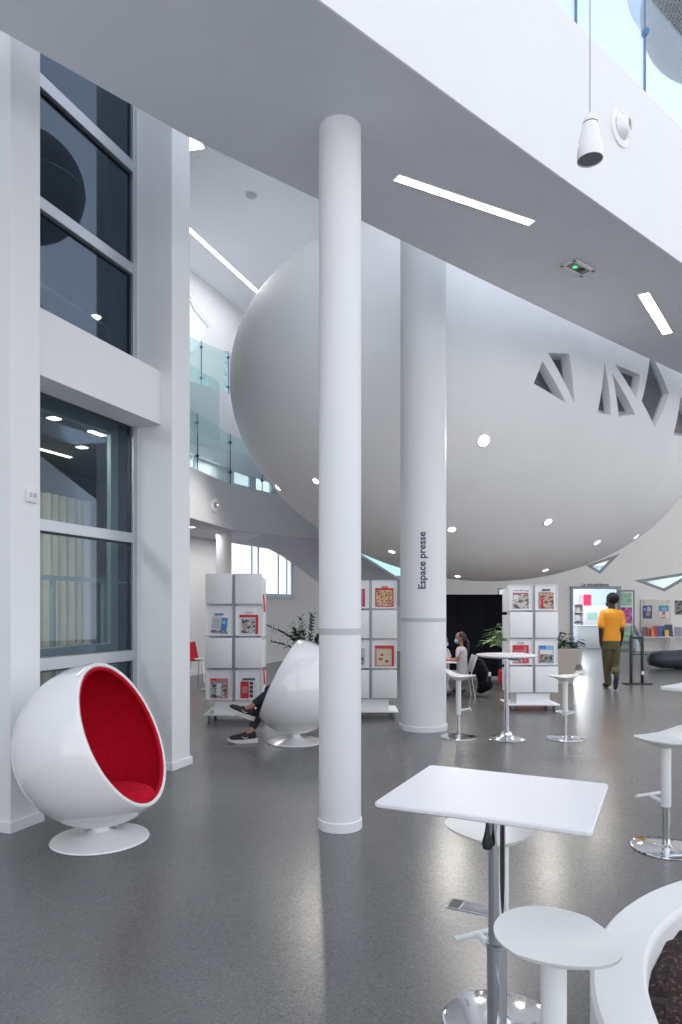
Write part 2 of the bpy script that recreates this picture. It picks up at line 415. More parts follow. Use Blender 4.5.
# rail in the upper corridor
rl = thing('corridor_railing', 'glass railing with thin steel top rail behind the upper left window', 'railing')
MB().tube([LM @ Vector((-.8, 1.0, 4.62)), LM @ Vector((2.2, 1.0, 4.42))], .018, FRAME).build('top_rail', rl)
MB().box(-.8, 4.4, 1.0, 1.012, 3.75, 4.55, GLBAL, LM).build('glass_panel', rl)
p = onz(95, 317, 8.0)
o = thing('ceiling_lamp', 'small warm oval lamp shining low in the upper left window', 'ceiling lamp', tuple(P(96, 317, 6.9)))
MB().lathe([(0, .02), (.055, .02), (.055, 0)], FRAME).build('housing', o)
MB().lathe([(0, -.004), (.045, -.004), (.045, .004)], EMWARM).build('diffuser', o)

# back-left wall with openings
WO = Vector((-3.36, 15.1, 0)); WD = Vector((1.67, 4.1, 0)).normalized(); WN = Vector((WD.y, -WD.x, 0))
def wl(u, v):       # pixel -> (s,z) on the back-left wall
    d = ray(u, v); n = WN; t = (WO-Vector((0, 0, H))).dot(n)/d.dot(n); p = Vector((0, 0, H))+d*t
    return (p-WO).dot(WD), p.z
WM = Matrix(((WD.x, 0, -WN.x, WO.x), (WD.y, 0, -WN.y, WO.y), (0, 1, 0, 0), (0, 0, 0, 1)))   # local (s, z, depth)
wb = struct(MB().add([WM @ Vector((s, z, d)) for d in (0, .12) for s, z in ((-9, 0), (9.06, 0), (9.06, CH), (-9, CH))],
      [(0, 1, 2, 3), (7, 6, 5, 4), (0, 4, 5, 1), (1, 5, 6, 2), (2, 6, 7, 3), (3, 7, 4, 0)]).build('wall_back_left', m=mat('back_wall_paint', (.80, .80, .80), .65, bump=.05, bscale=40)))
s0, _ = wl(225, 560); s1, zs = wl(294.5, 591); zt = 3.6; _, z1s = wl(267, 597.5)
holes = [[(s0, 1.86), (s1, 1.86), (s1, zt), (s0, zt)],
         [wl(188, 292), wl(196.5, 306), wl(212, 327), wl(193, 357), wl(184, 352)],
         [wl(224.5, 351), wl(228.7, 351), wl(228.7, 393), wl(224.5, 393)],
         [wl(201, 385), wl(203.5, 374), wl(207.5, 377), wl(208, 387)],
         [wl(234, 463), wl(252, 468), wl(252, 489), wl(234, 484)],
         [wl(256, 471), wl(273, 478), wl(273, 494), wl(256, 490)],
         [wl(192, 448), wl(197, 449), wl(197, 470), wl(192, 469)]]
cc = MB()
for h in holes: cc.prism(h, -.2, .6, None, WM)
cut(wb, cc.build('cutter', m=WHITE, smooth=False))
def wframe(n, poly, bw, d0, d1, m, bars=(), gl=GLWIN):
    r = bpy.data.objects.new('window_%d' % n, None); C.objects.link(r); struct(r)
    c = Vector((sum(p[0] for p in poly)/len(poly), sum(p[1] for p in poly)/len(poly)))
    k = MB(); N = len(poly)
    ins = []
    for p in poly:
        q = Vector(p)-c; L = q.length; ins.append(c+q*max(.2, (L-bw*1.4)/L))
    A0 = [WM @ Vector((p[0], p[1], d0)) for p in poly]; A1 = [WM @ Vector((p[0], p[1], d1)) for p in poly]
    B0 = [WM @ Vector((p[0], p[1], d0)) for p in ins]; B1 = [WM @ Vector((p[0], p[1], d1)) for p in ins]
    fs = []
    for i in range(N):
        j = (i+1) % N
        fs += [(i, j, 2*N+j, 2*N+i), (N+j, N+i, 3*N+i, 3*N+j), (2*N+i, 2*N+j, 3*N+j, 3*N+i), (j, i, N+i, N+j)]
    k.add(A0+A1+B0+B1, fs, m)
    for (a, b) in bars:
        k.box(a[0], b[0], a[1], b[1], d0, d1, m, WM)
    k.build('window_frame', r)
    MB().prism([tuple(p) for p in ins], (d0+d1)/2-.004, (d0+d1)/2+.004, gl, WM).build('window_pane', r)
    return r
BLUEFR = mat('pale_blue_window_frame', (.66, .78, .88), .4)
mull = []
for u in (254.5, 261, 281, 289.3):
    s, _ = wl(u, 560); mull.append(((s-.025, 1.86), (s+.025, zt)))
wframe(3, holes[0], .05, .07, .10, BLUEFR, mull)
MB().box(s0-.05, s1+.02, 1.78, 1.86, -.06, .1, BLUEFR, WM).build('window_sill', bpy.data.objects['window_3'])
wframe(4, holes[1], .08, .01, .06, SKIRT)
lad = []
sA, zA = wl(224.5, 393); sB, zB = wl(228.7, 351)
for q in range(1, 4): lad.append(((sA, zA+(zB-zA)*q/4-.05), (sB, zA+(zB-zA)*q/4+.05)))
wframe(5, holes[2], .02, .03, .08, BLUEFR, lad)
wframe(6, holes[3], .03, .03, .08, BLUEFR)
wframe(7, holes[4], .05, .03, .08, BLUEFR, [((wl(234, 470)[0], wl(236, 470)[1]-.03), (wl(252, 470)[0], wl(236, 470)[1]+.03))])
wframe(8, holes[5], .04, .03, .08, BLUEFR)
wframe(9, holes[6], .03, .03, .08, BLUEFR)
struct(MB().box(-9, 9, 0, .08, -.015, 0, SKIRT, WM).build('baseboard_back'))
# front-facing rear wall with the doorway
RY = 23.5
def rw(u, v): p = P(u, v, RY); return p.x, p.z
rw_ = struct(MB().box(-.2, 24, RY, RY+.3, 0, CH, WARMW).build('wall_rear'))
RM = Matrix(((1, 0, 0, 0), (0, 0, 1, 0), (0, 1, 0, 0), (0, 0, 0, 1)))      # (x,z,depth)->world
RM = Matrix(((1, 0, 0, 0), (0, 0, 1, RY), (0, 1, 0, 0), (0, 0, 0, 1)))
dx0, dzt = rw(570.5, 588.3); dx1, _ = rw(617.6, 588.3)
tri1 = [rw(633.8, 580.5), rw(664.5, 591.6), rw(690, 577), rw(684, 572.8)]
tri2 = [rw(586, 565.5), rw(600, 574), rw(620, 553.5)]
tri3 = [rw(630, 612), rw(645.5, 651), rw(630, 651)]
wedge = [rw(345, 545), rw(395, 577), rw(418, 577), rw(402, 560)]
smallw = [rw(498, 588), rw(508, 588), rw(508, 600), rw(498, 600)]
cc = MB(); cc.prism([(dx0, -.5), (dx1, -.5), (dx1, dzt), (dx0, dzt)], -.3, .6, None, RM)
for h in (tri1, tri2, tri3, wedge, smallw): cc.prism(h, -.3, .6, None, RM)
cut(rw_, cc.build('cutter', m=WHITE, smooth=False))
def rframe(n, poly, bw, m, gl, d0=.0, d1=.08):
    r = bpy.data.objects.new('window_%d' % n, None); C.objects.link(r); struct(r)
    N = len(poly); pv = [Vector(p) for p in poly]; ins = []
    area2 = sum(pv[i].x*pv[(i+1) % N].y-pv[(i+1) % N].x*pv[i].y for i in range(N)); sg = 1 if area2 > 0 else -1
    lines = []
    for i in range(N):
        a, b = pv[i], pv[(i+1) % N]; d = (b-a).normalized(); nn = Vector((-d.y, d.x))*sg; lines.append((a+nn*bw, d))
    for i in range(N):
        a, d = lines[i-1]; b, e_ = lines[i]
        den = d.x*e_.y-d.y*e_.x; t = ((b.x-a.x)*e_.y-(b.y-a.y)*e_.x)/den; ins.append(a+d*t)
    L = lambda ps, dd: [RM @ Vector((p[0], p[1], dd)) for p in ps]
    fs = []
    for i in range(N):
        j = (i+1) % N
        fs += [(i, j, 2*N+j, 2*N+i), (N+j, N+i, 3*N+i, 3*N+j), (2*N+i, 2*N+j, 3*N+j, 3*N+i), (j, i, N+i, N+j)]
    MB().add(L(poly, d0)+L(poly, d1)+L(ins, d0)+L(ins, d1), fs, m).build('window_frame', r)
    MB().prism([tuple(p) for p in ins], d1-.03, d1-.02, gl, RM).build('window_pane', r)
GREYFR = mat('grey_window_reveal', (.28, .30, .30), .5)
rframe(10, tri1, .10, GREYFR, GLWIN); rframe(11, tri2, .09, GREYFR, GLWIN); rframe(12, tri3, .08, GREYFR, GLWIN)
rframe(13, wedge, .05, BLUEFR, glass('teal_window_glass', (.62, .80, .82), .05), .02, .1); rframe(14, smallw, .05, GREYFR, GLWIN)
struct(MB().box(.1, dx0-.1, RY-.015, RY, 0, .08, SKIRT).build('baseboard_rear_left'))
struct(MB().box(dx1+.6, 23, RY-.015, RY, 0, .08, SKIRT).build('baseboard_rear_right'))
# library room behind the doorway
LIB = mat('library_wall', (.62, .74, .80), .6)
struct(MB().box(6.4, 12.5, 28, 28.1, 0, 3.2, LIB).build('wall_library_back'))
struct(MB().box(6.3, 6.4, RY+.3, 28, 0, 3.2, LIB).build('wall_library_left'))
struct(MB().box(12.5, 12.6, RY+.3, 28, 0, 3.2, LIB).build('wall_library_right'))
struct(MB().box(6.3, 12.6, RY+.3, 28.1, 3.2, 3.3, CEILM).build('ceiling_library'))
lib_fill = area('library_back_fill', (8.75, 27.9, 2.72), (-PI/2, 0, 0), 2.4, .62, 150, (.97, .98, 1))  # unseen fill above the door head, added for a bright streak on the floor
area('library_ceiling_fill', (9.4, 25.8, 3.1), (0, 0, 0), 4.5, 3, 55, (.95, .97, 1))  # broad fill added overhead so the room beyond the doorway is bright
dr = bpy.data.objects.new('door_1', None); C.objects.link(dr); struct(dr)
DFR = mat('door_steel_frame', (.24, .26, .28), .4, .4)
k = MB(); k.box(dx0, dx0+.08, RY-.05, RY+.2, 0, dzt, DFR); k.box(dx1-.06, dx1, RY-.05, RY+.2, 0, dzt, DFR); k.box(dx0-.02, dx1+.1, RY-.07, RY+.2, dzt-.02, dzt+.07, DFR)
k.build('door_frame', dr, bevel=.005)
leafx0 = dx1+.02; leafx1 = rw(632, 600)[0]
k = MB(); y0 = RY-.32
Mleaf = Matrix.Translation((leafx0, RY-.06, 0)) @ Matrix.Rotation(math.radians(-18), 4, 'Z')
LW = (leafx1-leafx0)/math.cos(math.radians(18))
k.box(0, .05, -.02, .02, .02, 2.1, DFR, Mleaf); k.box(LW-.05, LW, -.02, .02, .02, 2.1, DFR, Mleaf); k.box(.05, LW-.05, -.02, .02, .02, .1, DFR, Mleaf); k.box(.05, LW-.05, -.02, .02, 2.04, 2.1, DFR, Mleaf)
lf = k.build('door_leaf', dr)
MB().box(.05, LW-.05, -.004, .004, .1, 2.04, glass('door_glass', (.75, .85, .82), .08), Mleaf).build('door_glass', lf)
k = MB(); k.tube([Mleaf @ Vector((.08, -.05, .9)), Mleaf @ Vector((.08, -.05, 1.2))], .012, CHROME); k.build('door_handle', lf)
# things on the door glass
tag(MB().box(.06, LW-.08, -.012, -.006, .95, 1.5, photo('magenta_poster', [(.55, .06, .32), (.7, .25, .5), (.45, .03, .25)], 6), Mleaf).build('poster'), 'magenta poster stuck on the open glass door leaf', 'poster')
tag(MB().box(.06, LW-.1, -.012, -.006, 1.58, 2.0, photo('green_poster', [(.35, .6, .4), (.5, .7, .55), (.25, .5, .35)], 6), Mleaf).build('poster'), 'pale green poster at the top of the open glass door leaf', 'poster')
tag(MB().box(.1, LW-.12, -.012, -.006, .35, .72, photo('green_poster', [(.35, .6, .4)]*2, 6), Mleaf).build('poster'), 'pale green poster at the bottom of the open glass door leaf', 'poster')
# lettering over the door
me = text_mesh('La minothèque', .235, .004, 1.0, .005); o = bpy.data.objects.new('lettering', me); C.objects.link(o)
o.data.materials.clear(); o.data.materials.append(mat('dark_lettering', (.05, .05, .06), .5))
lx0, lz = rw(581.5, 584.8); lx1, _ = rw(608.5, 584.8)
bbx = [v.co.x for v in me.vertices]; sc = (lx1-lx0)/(max(bbx)-min(bbx))
for v in me.vertices: v.co *= sc
o.location = ((lx0+lx1)/2, RY-.006, lz); o.rotation_euler = (PI/2, 0, 0)
tag(o, 'small dark lettering La minothèque on the rear wall above the doorway', 'sign')

# ceiling (upper level), open to the skylight on the right
cpoly = [(-12, -8), (-2.0, 2.5), (.8, 8.6), (3.5, 12), (6, 14), (12, 19), (24, 26), (-12, 26)]
struct(MB().prism([(-7.2, 5.8), (-2.4, 6.5), (.5, 9.4), (5, 13.2), (12, 19.5), (24, 26), (24, 23.8), (0, 23.8)], CH, CH+.15, CEILM).build('ceiling'))
def strip(name, a, b, wd, z, em, label, th=.01):
    d = (b-a); L = d.length; ang = math.atan2(d.y, d.x); c = (a+b)/2
    o = thing(name, label, 'ceiling light', (c.x, c.y, z), ang)
    MB().box(-L/2, L/2, -wd/2, wd/2, -th, 0, em).build('diffuser', o)
    k = MB(); e_ = .008
    k.box(-L/2-e_, L/2+e_, -wd/2-e_, -wd/2, -th-.001, 0, SKIRT); k.box(-L/2-e_, L/2+e_, wd/2, wd/2+e_, -th-.001, 0, SKIRT)
    k.box(-L/2-e_, -L/2, -wd/2, wd/2, -th-.001, 0, SKIRT); k.box(L/2, L/2+e_, -wd/2, wd/2, -th-.001, 0, SKIRT)
    k.build('trim_frame', o); return o
strip('linear_ceiling_light', onz(186, 226, CH), onz(258, 292, CH), .09, CH, EMCOOL, 'long thin cool light line on the high rear ceiling left of the pod')
strip('linear_ceiling_light', onz(180, 124, CH), onz(196, 149, CH), .3, CH, EMWARM, 'short bright lamp on the high ceiling cut off by the bridge edge')
strip('ceiling_seam_profile', onz(198, 157, CH), onz(234, 191, CH), .05, CH, SKIRT, 'unlit white ceiling profile running towards the round grille')
p = onz(251, 195, CH)
o = thing('ceiling_grille', 'small round grey grille flush in the high ceiling', 'ceiling vent', tuple(p))
MB().lathe([(.10, 0), (.14, -.012), (.14, 0)], SKIRT).build('ring', o); MB().lathe([(0, -.008), (.10, -.008), (.10, 0)], FRAME).build('grille', o)

# bridge crossing overhead
ZB = 4.90; ZT = 6.22
far = [(-6.5, -2.6), (-4.6, .9), (-3.2, 2.72), (-1.98, 3.98), (-1.09, 4.88), (-.18, 5.64), (1.04, 6.67), (2.54, 7.92), (4.18, 9.26), (4.95, 9.88), (9, 13.1), (16, 18.5)]
near = [(-6.0, -1.7+.35-2.6), (-3.6, -.3), (-2.4, 1.35), (-1.2, 2.75), (-.116, 3.78), (.834, 4.59), (1.63, 5.26), (2.5, 5.98), (3.33, 6.67), (5.2, 8.22), (9.8, 12.0), (16.6, 17.6)]
k = MB(); n = len(far)
nsl = [(x-.004, y+.005) for x, y in near]; fsl = [(x+.004, y-.005) for x, y in far]
vs_ = [(x, y, ZB) for x, y in fsl]+[(x, y, ZB) for x, y in nsl]+[(x, y, 5.25) for x, y in fsl]+[(x, y, 5.25) for x, y in nsl]
fs = []
for i in range(n-1): fs += [(i, i+1, n+i+1, n+i), (2*n+i, 3*n+i, 3*n+i+1, 2*n+i+1), (i, 2*n+i, 2*n+i+1, i+1), (n+i, n+i+1, 3*n+i+1, 3*n+i)]
fs += [(0, n, 3*n, 2*n), (n-1, 3*n-1, 4*n-1, 2*n-1)]
struct(MB().add(vs_, fs, SOFF).build('ceiling_bridge_soffit', ang=20))
def ribbon(line, z0, z1, th, m, name, side=1, ang=30):
    pts = [Vector((x, y, 0)) for x, y in line]; n = len(pts); off = []
    for i in range(n):
        t = (pts[min(i+1, n-1)]-pts[max(i-1, 0)]).normalized(); off.append(Vector((-t.y, t.x, 0))*th*side)
    vs_ = []
    for z in (z0, z1): vs_ += [p+Vector((0, 0, z)) for p in pts]+[p+o_+Vector((0, 0, z)) for p, o_ in zip(pts, off)]
    fs = []
    for i in range(n-1):
        fs += [(i, i+1, 2*n+i+1, 2*n+i), (n+i+1, n+i, 3*n+i, 3*n+i+1), (i+1, i, n+i, n+i+1), (2*n+i, 2*n+i+1, 3*n+i+1, 3*n+i)]
    fs += [(0, n, 3*n, 2*n), (n-1, 3*n-1, 4*n-1, 2*n-1)]
    fs[-1] = (n-1, 2*n-1, 4*n-1, 3*n-1)
    return MB().add(vs_, fs, m).build(name, ang=ang)
near_in = near
struct(ribbon(near, ZB+.003, ZT, .14, WHITE, 'wall_bridge_fascia'))
struct(ribbon(far, ZB+.003, 6.0, .12, WHITE, 'wall_bridge_rear_upstand', -1))
gb = thing('bridge_glass_balustrade', 'clear glass balustrade with slim steel posts above the white bridge edge', 'balustrade', (0, 0, 0))
inner = []
for i, (x, y) in enumerate(near):
    t = (Vector(near[min(i+1, n-1)])-Vector(near[max(i-1, 0)])).normalized(); inner.append((x-t.y*.08, y+t.x*.08))
gl_ = ribbon(inner, ZT-.02, 7.27, .012, GLSKY, 'glass_panel'); gl_.parent = gb
POSTB = mat('blue_steel_post', (.10, .20, .32), .3, .7)
def near_at(u):
    best = None
    for i in range(n-1):
        a = Vector(inner[i]); b = Vector(inner[i+1]); k_ = (u-CX)/F
        den = (b.x-a.x)-k_*(b.y-a.y)
        if abs(den) < 1e-9: continue
        t = (k_*a.y-a.x)/den
        if 0 <= t <= 1: best = a+(b-a)*t
    return best
for u in (576.5, 645.5, 735):
    q = near_at(u)
    k = MB(); k.tube([(q.x, q.y+.02, ZT), (q.x, q.y+.02, 7.27)], .013, POSTB)
    k.lathe([(0, -.02), (.03, -.02), (.03, .02), (0, .02)], POSTB, Matrix.Translation((q.x, q.y, 6.9)) @ Matrix.Rotation(PI/2, 4, 'X'), 16)
    k.build('post', gb)
# upper roof blade, pale, seen above the bridge
ub = [P(618, -30, 11), P(630, 12, 11), P(639, 26, 11), P(648, 42, 11), P(664, 36, 11.3), P(690, -30, 11.8)]
struct(MB().solid(ub, [p+Vector((.15, .25, .1)) for p in ub], mat('pale_blue_roof_panel', (.45, .55, .72), .6)).build('ceiling_roof_blade'))
# hanging mesh pod, upper right
hc = P(725, -10, 8.6)
hp = thing('hanging_mesh_cocoon', 'grey perforated metal cocoon hanging above the bridge at top right', 'hanging cocoon', tuple(hc))
MB().ell((0, 0, 0), (.98, .98, .97), MESHM, None, 48, 28).build('shell', hp, ang=180)
MB().tube([(0, 0, .96), (0, 0, 3.4)], .015, FRAME).build('cable', hp)
MB().lathe([(.98, -.01), (.99, 0), (.98, .01)], FRAME, seg=48).build('hoop', hp)

# soffit lights
strip('linear_soffit_light', onz(396.5, 177, ZB), onz(531.5, 222.5, ZB), .075, ZB, EMWARM, 'long warm light bar set in the grey bridge soffit beside the slim column', .006)
strip('linear_soffit_light', onz(643.5, 293.3, ZB), onz(667.6, 333, ZB), .105, ZB, EMWARM, 'shorter warm light bar in the grey bridge soffit near the right edge', .006)
# emergency exit luminaire in the soffit
q = [onz(559, 265, ZB), onz(576, 259, ZB), onz(595.8, 271, ZB), onz(580, 274.5, ZB)]
c = sum(q, Vector())/4
ex = thing('emergency_exit_light', 'recessed grey exit light with green running symbol in the bridge soffit', 'emergency light', tuple(c))
a = math.atan2((q[2]-q[1]).y+(q[3]-q[0]).y, (q[2]-q[1]).x+(q[3]-q[0]).x); Lx = ((q[2]-q[1]).length+(q[3]-q[0]).length)/2; Ly = ((q[1]-q[0]).length+(q[2]-q[3]).length)/2
Re = Matrix.Rotation(a, 4, 'Z')
k = MB()
for bx_ in ((-Lx/2, Lx/2, -Ly/2, -Ly/2+.03), (-Lx/2, Lx/2, Ly/2-.03, Ly/2), (-Lx/2, -Lx/2+.03, -Ly/2, Ly/2), (Lx/2-.03, Lx/2, -Ly/2, Ly/2)): k.box(*bx_, -.015, 0, SKIRT, Re)
k.build('trim_frame', ex); MB().box(-Lx/2+.03, Lx/2-.03, -Ly/2+.03, Ly/2-.03, -.006, 0, mat('luminaire_grey', (.25, .28, .27), .5), Re).build('face', ex)
k = MB(); gm = emis('green_symbol', (.08, .8, .25), 1.6)
g0 = Re @ Matrix.Translation((-.05, .0, -.012)) @ Matrix.Scale(Ly/.35, 4)
k.ell((.0, .045, 0), (.014, .014, .004), gm)
for seg_ in (((0, .03, 0), (.005, -.01, 0)), ((.005, -.01, 0), (.04, -.03, 0)), ((.005, -.01, 0), (-.03, -.04, 0)), ((0, .02, 0), (.04, .015, 0)), ((0, .02, 0), (-.035, .0, 0))): k.tube(seg_, .008, gm, 8)
k.v = [g0 @ v for v in k.v]; k.build('running_figure_symbol', ex)
k = MB(); k.box(.03, .08, -.03, .03, -.012, -.006, mat('sensor_dark', (.03, .03, .03), .4), Re); k.build('sensor', ex)

# far balconies left of the pod
b1 = [(-3.0, 11.0), (-2.88, 11.4), (-2.65, 11.97), (-2.42, 13.0), (-2.2, 13.9), (-1.98, 14.3), (-1.7, 14.65), (-1.1, 15.2), (-.54, 15.6), (.3, 16.1)]
struct(ribbon(b1, 3.104, 4.0, .12, mat('balcony_paint', (.80, .81, .85), .6), 'wall_balcony_lower'))
sl = MB(); back = [WO+WD*s for s in (-3.4, -2.7, -2.1, -1.0, .1, .9, 1.6, 2.8, 4.2, 6.0)]
A = [Vector((x-.004, y+.003, 3.1)) for x, y in b1]; B = [Vector((p.x, p.y, 3.1)) for p in back]; n1 = len(A)
sl.add(A+B+[p+Vector((0, 0, .2)) for p in A]+[p+Vector((0, 0, .2)) for p in B], [f for i in range(n1-1) for f in ((i, i+1, n1+i+1, n1+i), (2*n1+i, 3*n1+i, 3*n1+i+1, 2*n1+i+1))]+[(0, n1, 3*n1, 2*n1), (n1-1, 3*n1-1, 4*n1-1, 2*n1-1)]+[(i, 2*n1+i, 2*n1+i+1, i+1) for i in range(n1-1)], mat('balcony_soffit', (.72, .72, .79), .7))
struct(sl.build('ceiling_balcony_lower', ang=20))
b2 = [(-4.9, 10.6), (-4.1, 12.5), (-3.12, 14.1), (-2.42, 15.0), (-1.2, 16.4), (.2, 17.8), (1.5, 19)]
struct(ribbon(b2, 4.904, 6.2, .12, MC['balcony_paint'], 'wall_balcony_upper'))
b2b = [WO+WD*s for s in (-4.5, -2.5, -.4, .9, 3.2, 5.4, 7)]
A = [Vector((x-.004, y+.003, 4.9)) for x, y in b2]; B = [Vector((p.x, p.y, 4.9)) for p in b2b]; n1 = len(A)
struct(MB().add(A+B+[p+Vector((0, 0, .2)) for p in A]+[p+Vector((0, 0, .2)) for p in B], [f for i in range(n1-1) for f in ((i, i+1, n1+i+1, n1+i), (2*n1+i, 3*n1+i, 3*n1+i+1, 2*n1+i+1))], MC['balcony_soffit']).build('ceiling_balcony_upper'))
CLAMP = mat('dark_glass_clamp', (.08, .11, .15), .4, .5)
def balus(line, z0, z1, us, label, clz):
    r = thing('glass_balustrade', label, 'balustrade')
    g = ribbon([(x-.02, y+.05) for x, y in line], z0-.02, z1, .014, GLBAL, 'glass_panel'); g.parent = r
    for u in us:
        for i in range(len(line)-1):
            a = Vector(line[i]); b = Vector(line[i+1]); k_ = (u-CX)/F; den = (b.x-a.x)-k_*(b.y-a.y); t = (k_*a.y-a.x)/den
            if 0 <= t <= 1:
                q = a+(b-a)*t; k = MB(); k.box(q.x-.008, q.x+.008, q.y+.03, q.y+.05, z0, z1, CLAMP)
                for zz in clz: k.ell((q.x, q.y+.03, zz), (.035, .035, .035), CLAMP, None, 12, 8)
                k.build('joint_clamp', r)
    return r
balus(b1, 4.0, 5.03, (197, 230, 262), 'pale green glass balustrade on the lower rear balcony left of the pod', (4.25, 4.85))
balus(b2, 6.2, 7.12, (201, 228), 'glass balustrade on the upper rear balcony left of the pod', (6.35, 7.0))
# spot nozzle on the lower balcony face
p = P(215, 505, 12.95); o = thing('air_nozzle', 'small round air nozzle on the lower rear balcony face', 'air vent', tuple(p))
Mz = frame_from((.85, -.5, 0))
MB().lathe([(.0, .02), (.10, .02), (.13, 0), (.13, -.02)], SKIRT, Mz, 24).build('flange', o)
MB().lathe([(0, .021), (.045, .05), (.05, .02)], FRAME, Mz, 20).build('nozzle', o)
# curved drop wall below the lower balcony
top = [(246, 541.5, 14.35), (262, 534.5, 14.66), (290, 536, 15.15), (317, 538.3, 15.6), (345, 547, 15.95), (362, 557, 16.2), (395, 577.5, 16.6), (412, 588, 16.8)]
bot = [(247, 542.3, 14.4), (264, 546.5, 14.75), (281, 555.5, 15.15), (301, 569.5, 15.55), (320, 584, 15.9), (340, 600, 16.2), (365, 606, 16.6), (412, 606, 16.9)]
A = [P(*t) for t in top]; B = [P(*t) for t in bot]; n1 = len(A); back_ = Vector((.05, .12, 0))
struct(MB().add(A+B+[p+back_ for p in A]+[p+back_ for p in B], [f for i in range(n1-1) for f in ((i, n1+i, n1+i+1, i+1), (2*n1+i, 2*n1+i+1, 3*n1+i+1, 3*n1+i), (n1+i, 3*n1+i, 3*n1+i+1, n1+i+1), (i, i+1, 2*n1+i+1, 2*n1+i))], MC['balcony_soffit']).build('wall_arched_drop', ang=40))
# downlight in the balcony soffit
p = onz(192, 527, 3.1)
o = thing('recessed_downlight', 'small glowing downlight under the lower rear balcony', 'downlight', tuple(p))
MB().lathe([(0, -.006), (.06, -.006), (.06, .0)], EMW, seg=20).build('lens', o); MB().lathe([(.06, -.008), (.08, -.004), (.08, 0)], SKIRT, seg=20).build('ring', o)

# columns
def column(x, y, r, rs, ztop, label, band):
    o = thing('round_column', label, 'column', (x, y, 0))
    MB().lathe([(0, 0), (r, 0), (r, ztop), (0, ztop)], WHITE, seg=72).build('shaft', o)
    MB().lathe([(r, 0), (rs, 0), (rs, .062), (rs-.006, .068), (r, .068)], SKIRT, seg=72).build('skirting', o)
    if band: MB().lathe([(r, band[0]), (r+.002, band[0]), (r+.002, band[1]), (r, band[1])], BAND, seg=72).build('grey_band', o)
    return o
column(-.007, 4.80, .148, .156, ZB, 'slim white round column in the foreground, grey band at chest height', (1.352, 1.396))
c2 = column(1.040, 8.64, .288, .304, CH, 'wide white round column lettered Espace presse, behind the slim one', (1.355, 1.40))
column(-2.47, 14.4, .16, .17, 3.1, 'small white round column under the rear balcony, behind the left magazine tower', None)
me = text_mesh('Espace presse', .15, .0, 1.0, .0032)
xs = [v.co.x for v in me.vertices]; L = P(0, 532, 8.36).z-P(0, 589, 8.36).z; scx = L/(max(xs)-min(xs))
bm = bmesh.new(); bm.from_mesh(me); bmesh.ops.subdivide_edges(bm, edges=[e_ for e_ in bm.edges if e_.calc_length() > .05], cuts=1)
zc = (P(0, 532, 8.36).z+P(0, 589, 8.36).z)/2; ys = [v.co.y for v in bm.verts]; ym = (max(ys)+min(ys))/2
for v in bm.verts:
    sx = v.co.x*scx; sy = (v.co.y-ym)*scx; th = math.radians(-97)-sy/.29      # letters run upwards, their tops face left
    v.co = Vector((.2905*math.cos(th), .2905*math.sin(th), zc+sx))
bm.to_mesh(me); bm.free(); me.materials.clear(); me.materials.append(NAVY)
o = bpy.data.objects.new('vertical_lettering', me); C.objects.link(o); o.parent = c2; o['label'] = 'dark blue vertical lettering Espace presse'

# ------------------------------------------------------------------ suspended pod
PC = Vector((3.01, 14.0, 3.88+H-0.0)); PC = Vector((3.01, 14.0, 3.88+1.55)); PA = (3.69, 5.68, 3.37); TH = -.87
Rl = Matrix(((math.cos(TH), math.sin(TH), 0), (-math.sin(TH), math.cos(TH), 0), (0, 0, 1)))      # world -> local
Rw = Rl.transposed()
def pod_hit(u, v):
    o_ = Rl @ (Vector((0, 0, H))-PC); d = Rl @ ray(u, v)
    o2 = Vector([o_[i]/PA[i] for i in range(3)]); d2 = Vector([d[i]/PA[i] for i in range(3)])
    a = d2.dot(d2); b = 2*o2.dot(d2); c_ = o2.dot(o2)-1; D = b*b-4*a*c_
    t = (-b-math.sqrt(max(D, 0)))/(2*a); p = Vector((0, 0, H))+ray(u, v)*t
    q = Rl @ (p-PC); nn = Rw @ Vector([q[i]/PA[i]**2 for i in range(3)])
    return p, nn.normalized()
pod = thing('suspended_pod', 'huge smooth white egg-shaped pod hanging behind the columns', 'pod', tuple(PC))
shell = MB().ell((0, 0, 0), PA, PODM, Rw, 160, 96).build('shell', pod, ang=180)
wins = [[(542.6, 361), (566.3, 403), (533.8, 383.4)], [(548, 352.6), (569, 353.8), (574.6, 403.6)], [(604.3, 361), (611, 415.5), (597.7, 412)],
        [(612, 372.8), (635, 414.3), (618.6, 416.7)], [(615, 364.5), (640.4, 375), (636.4, 399)], [(650, 352), (669, 394), (654.7, 427.4), (641.9, 401)],
        [(680.5, 396), (702, 440), (673.7, 434.5)]]
cc = MB(); panes = []
for wi_, wpoly in enumerate(wins):
    dp_ = (.22, .20, .15, .17, .15, .10, .15)[wi_]; tp_ = .10 if wi_ != 5 else .06
    pts = [pod_hit(*q) for q in wpoly]; nn = sum((q[1] for q in pts), Vector()).normalized(); c = sum((q[0] for q in pts), Vector())/len(pts)
    A = [q[0]+nn*.5 for q in pts]; base = c-nn*dp_
    B = []
    for q in pts:
        d = q[0]-c; d -= nn*d.dot(nn); B.append(base+d*(1-tp_))
    A = [c+nn*.5+((q[0]-c)-nn*(q[0]-c).dot(nn))*(1+tp_*.5/dp_) for q in pts]
    cc.solid(A, B); panes.append([b+nn*.012 for b in B])
cutter = cc.build('cutter', m=WHITE, smooth=False, shift=PC); cutter.parent = pod
bpy.context.view_layer.update()
cut(shell, cutter)
shell.data.set_sharp_from_angle(angle=math.radians(28))
PANE = mat('dark_pod_glazing', (.10, .10, .11), .25, var=.15, vscale=5); WFR = mat('pod_window_frame', (.42, .45, .48), .4)
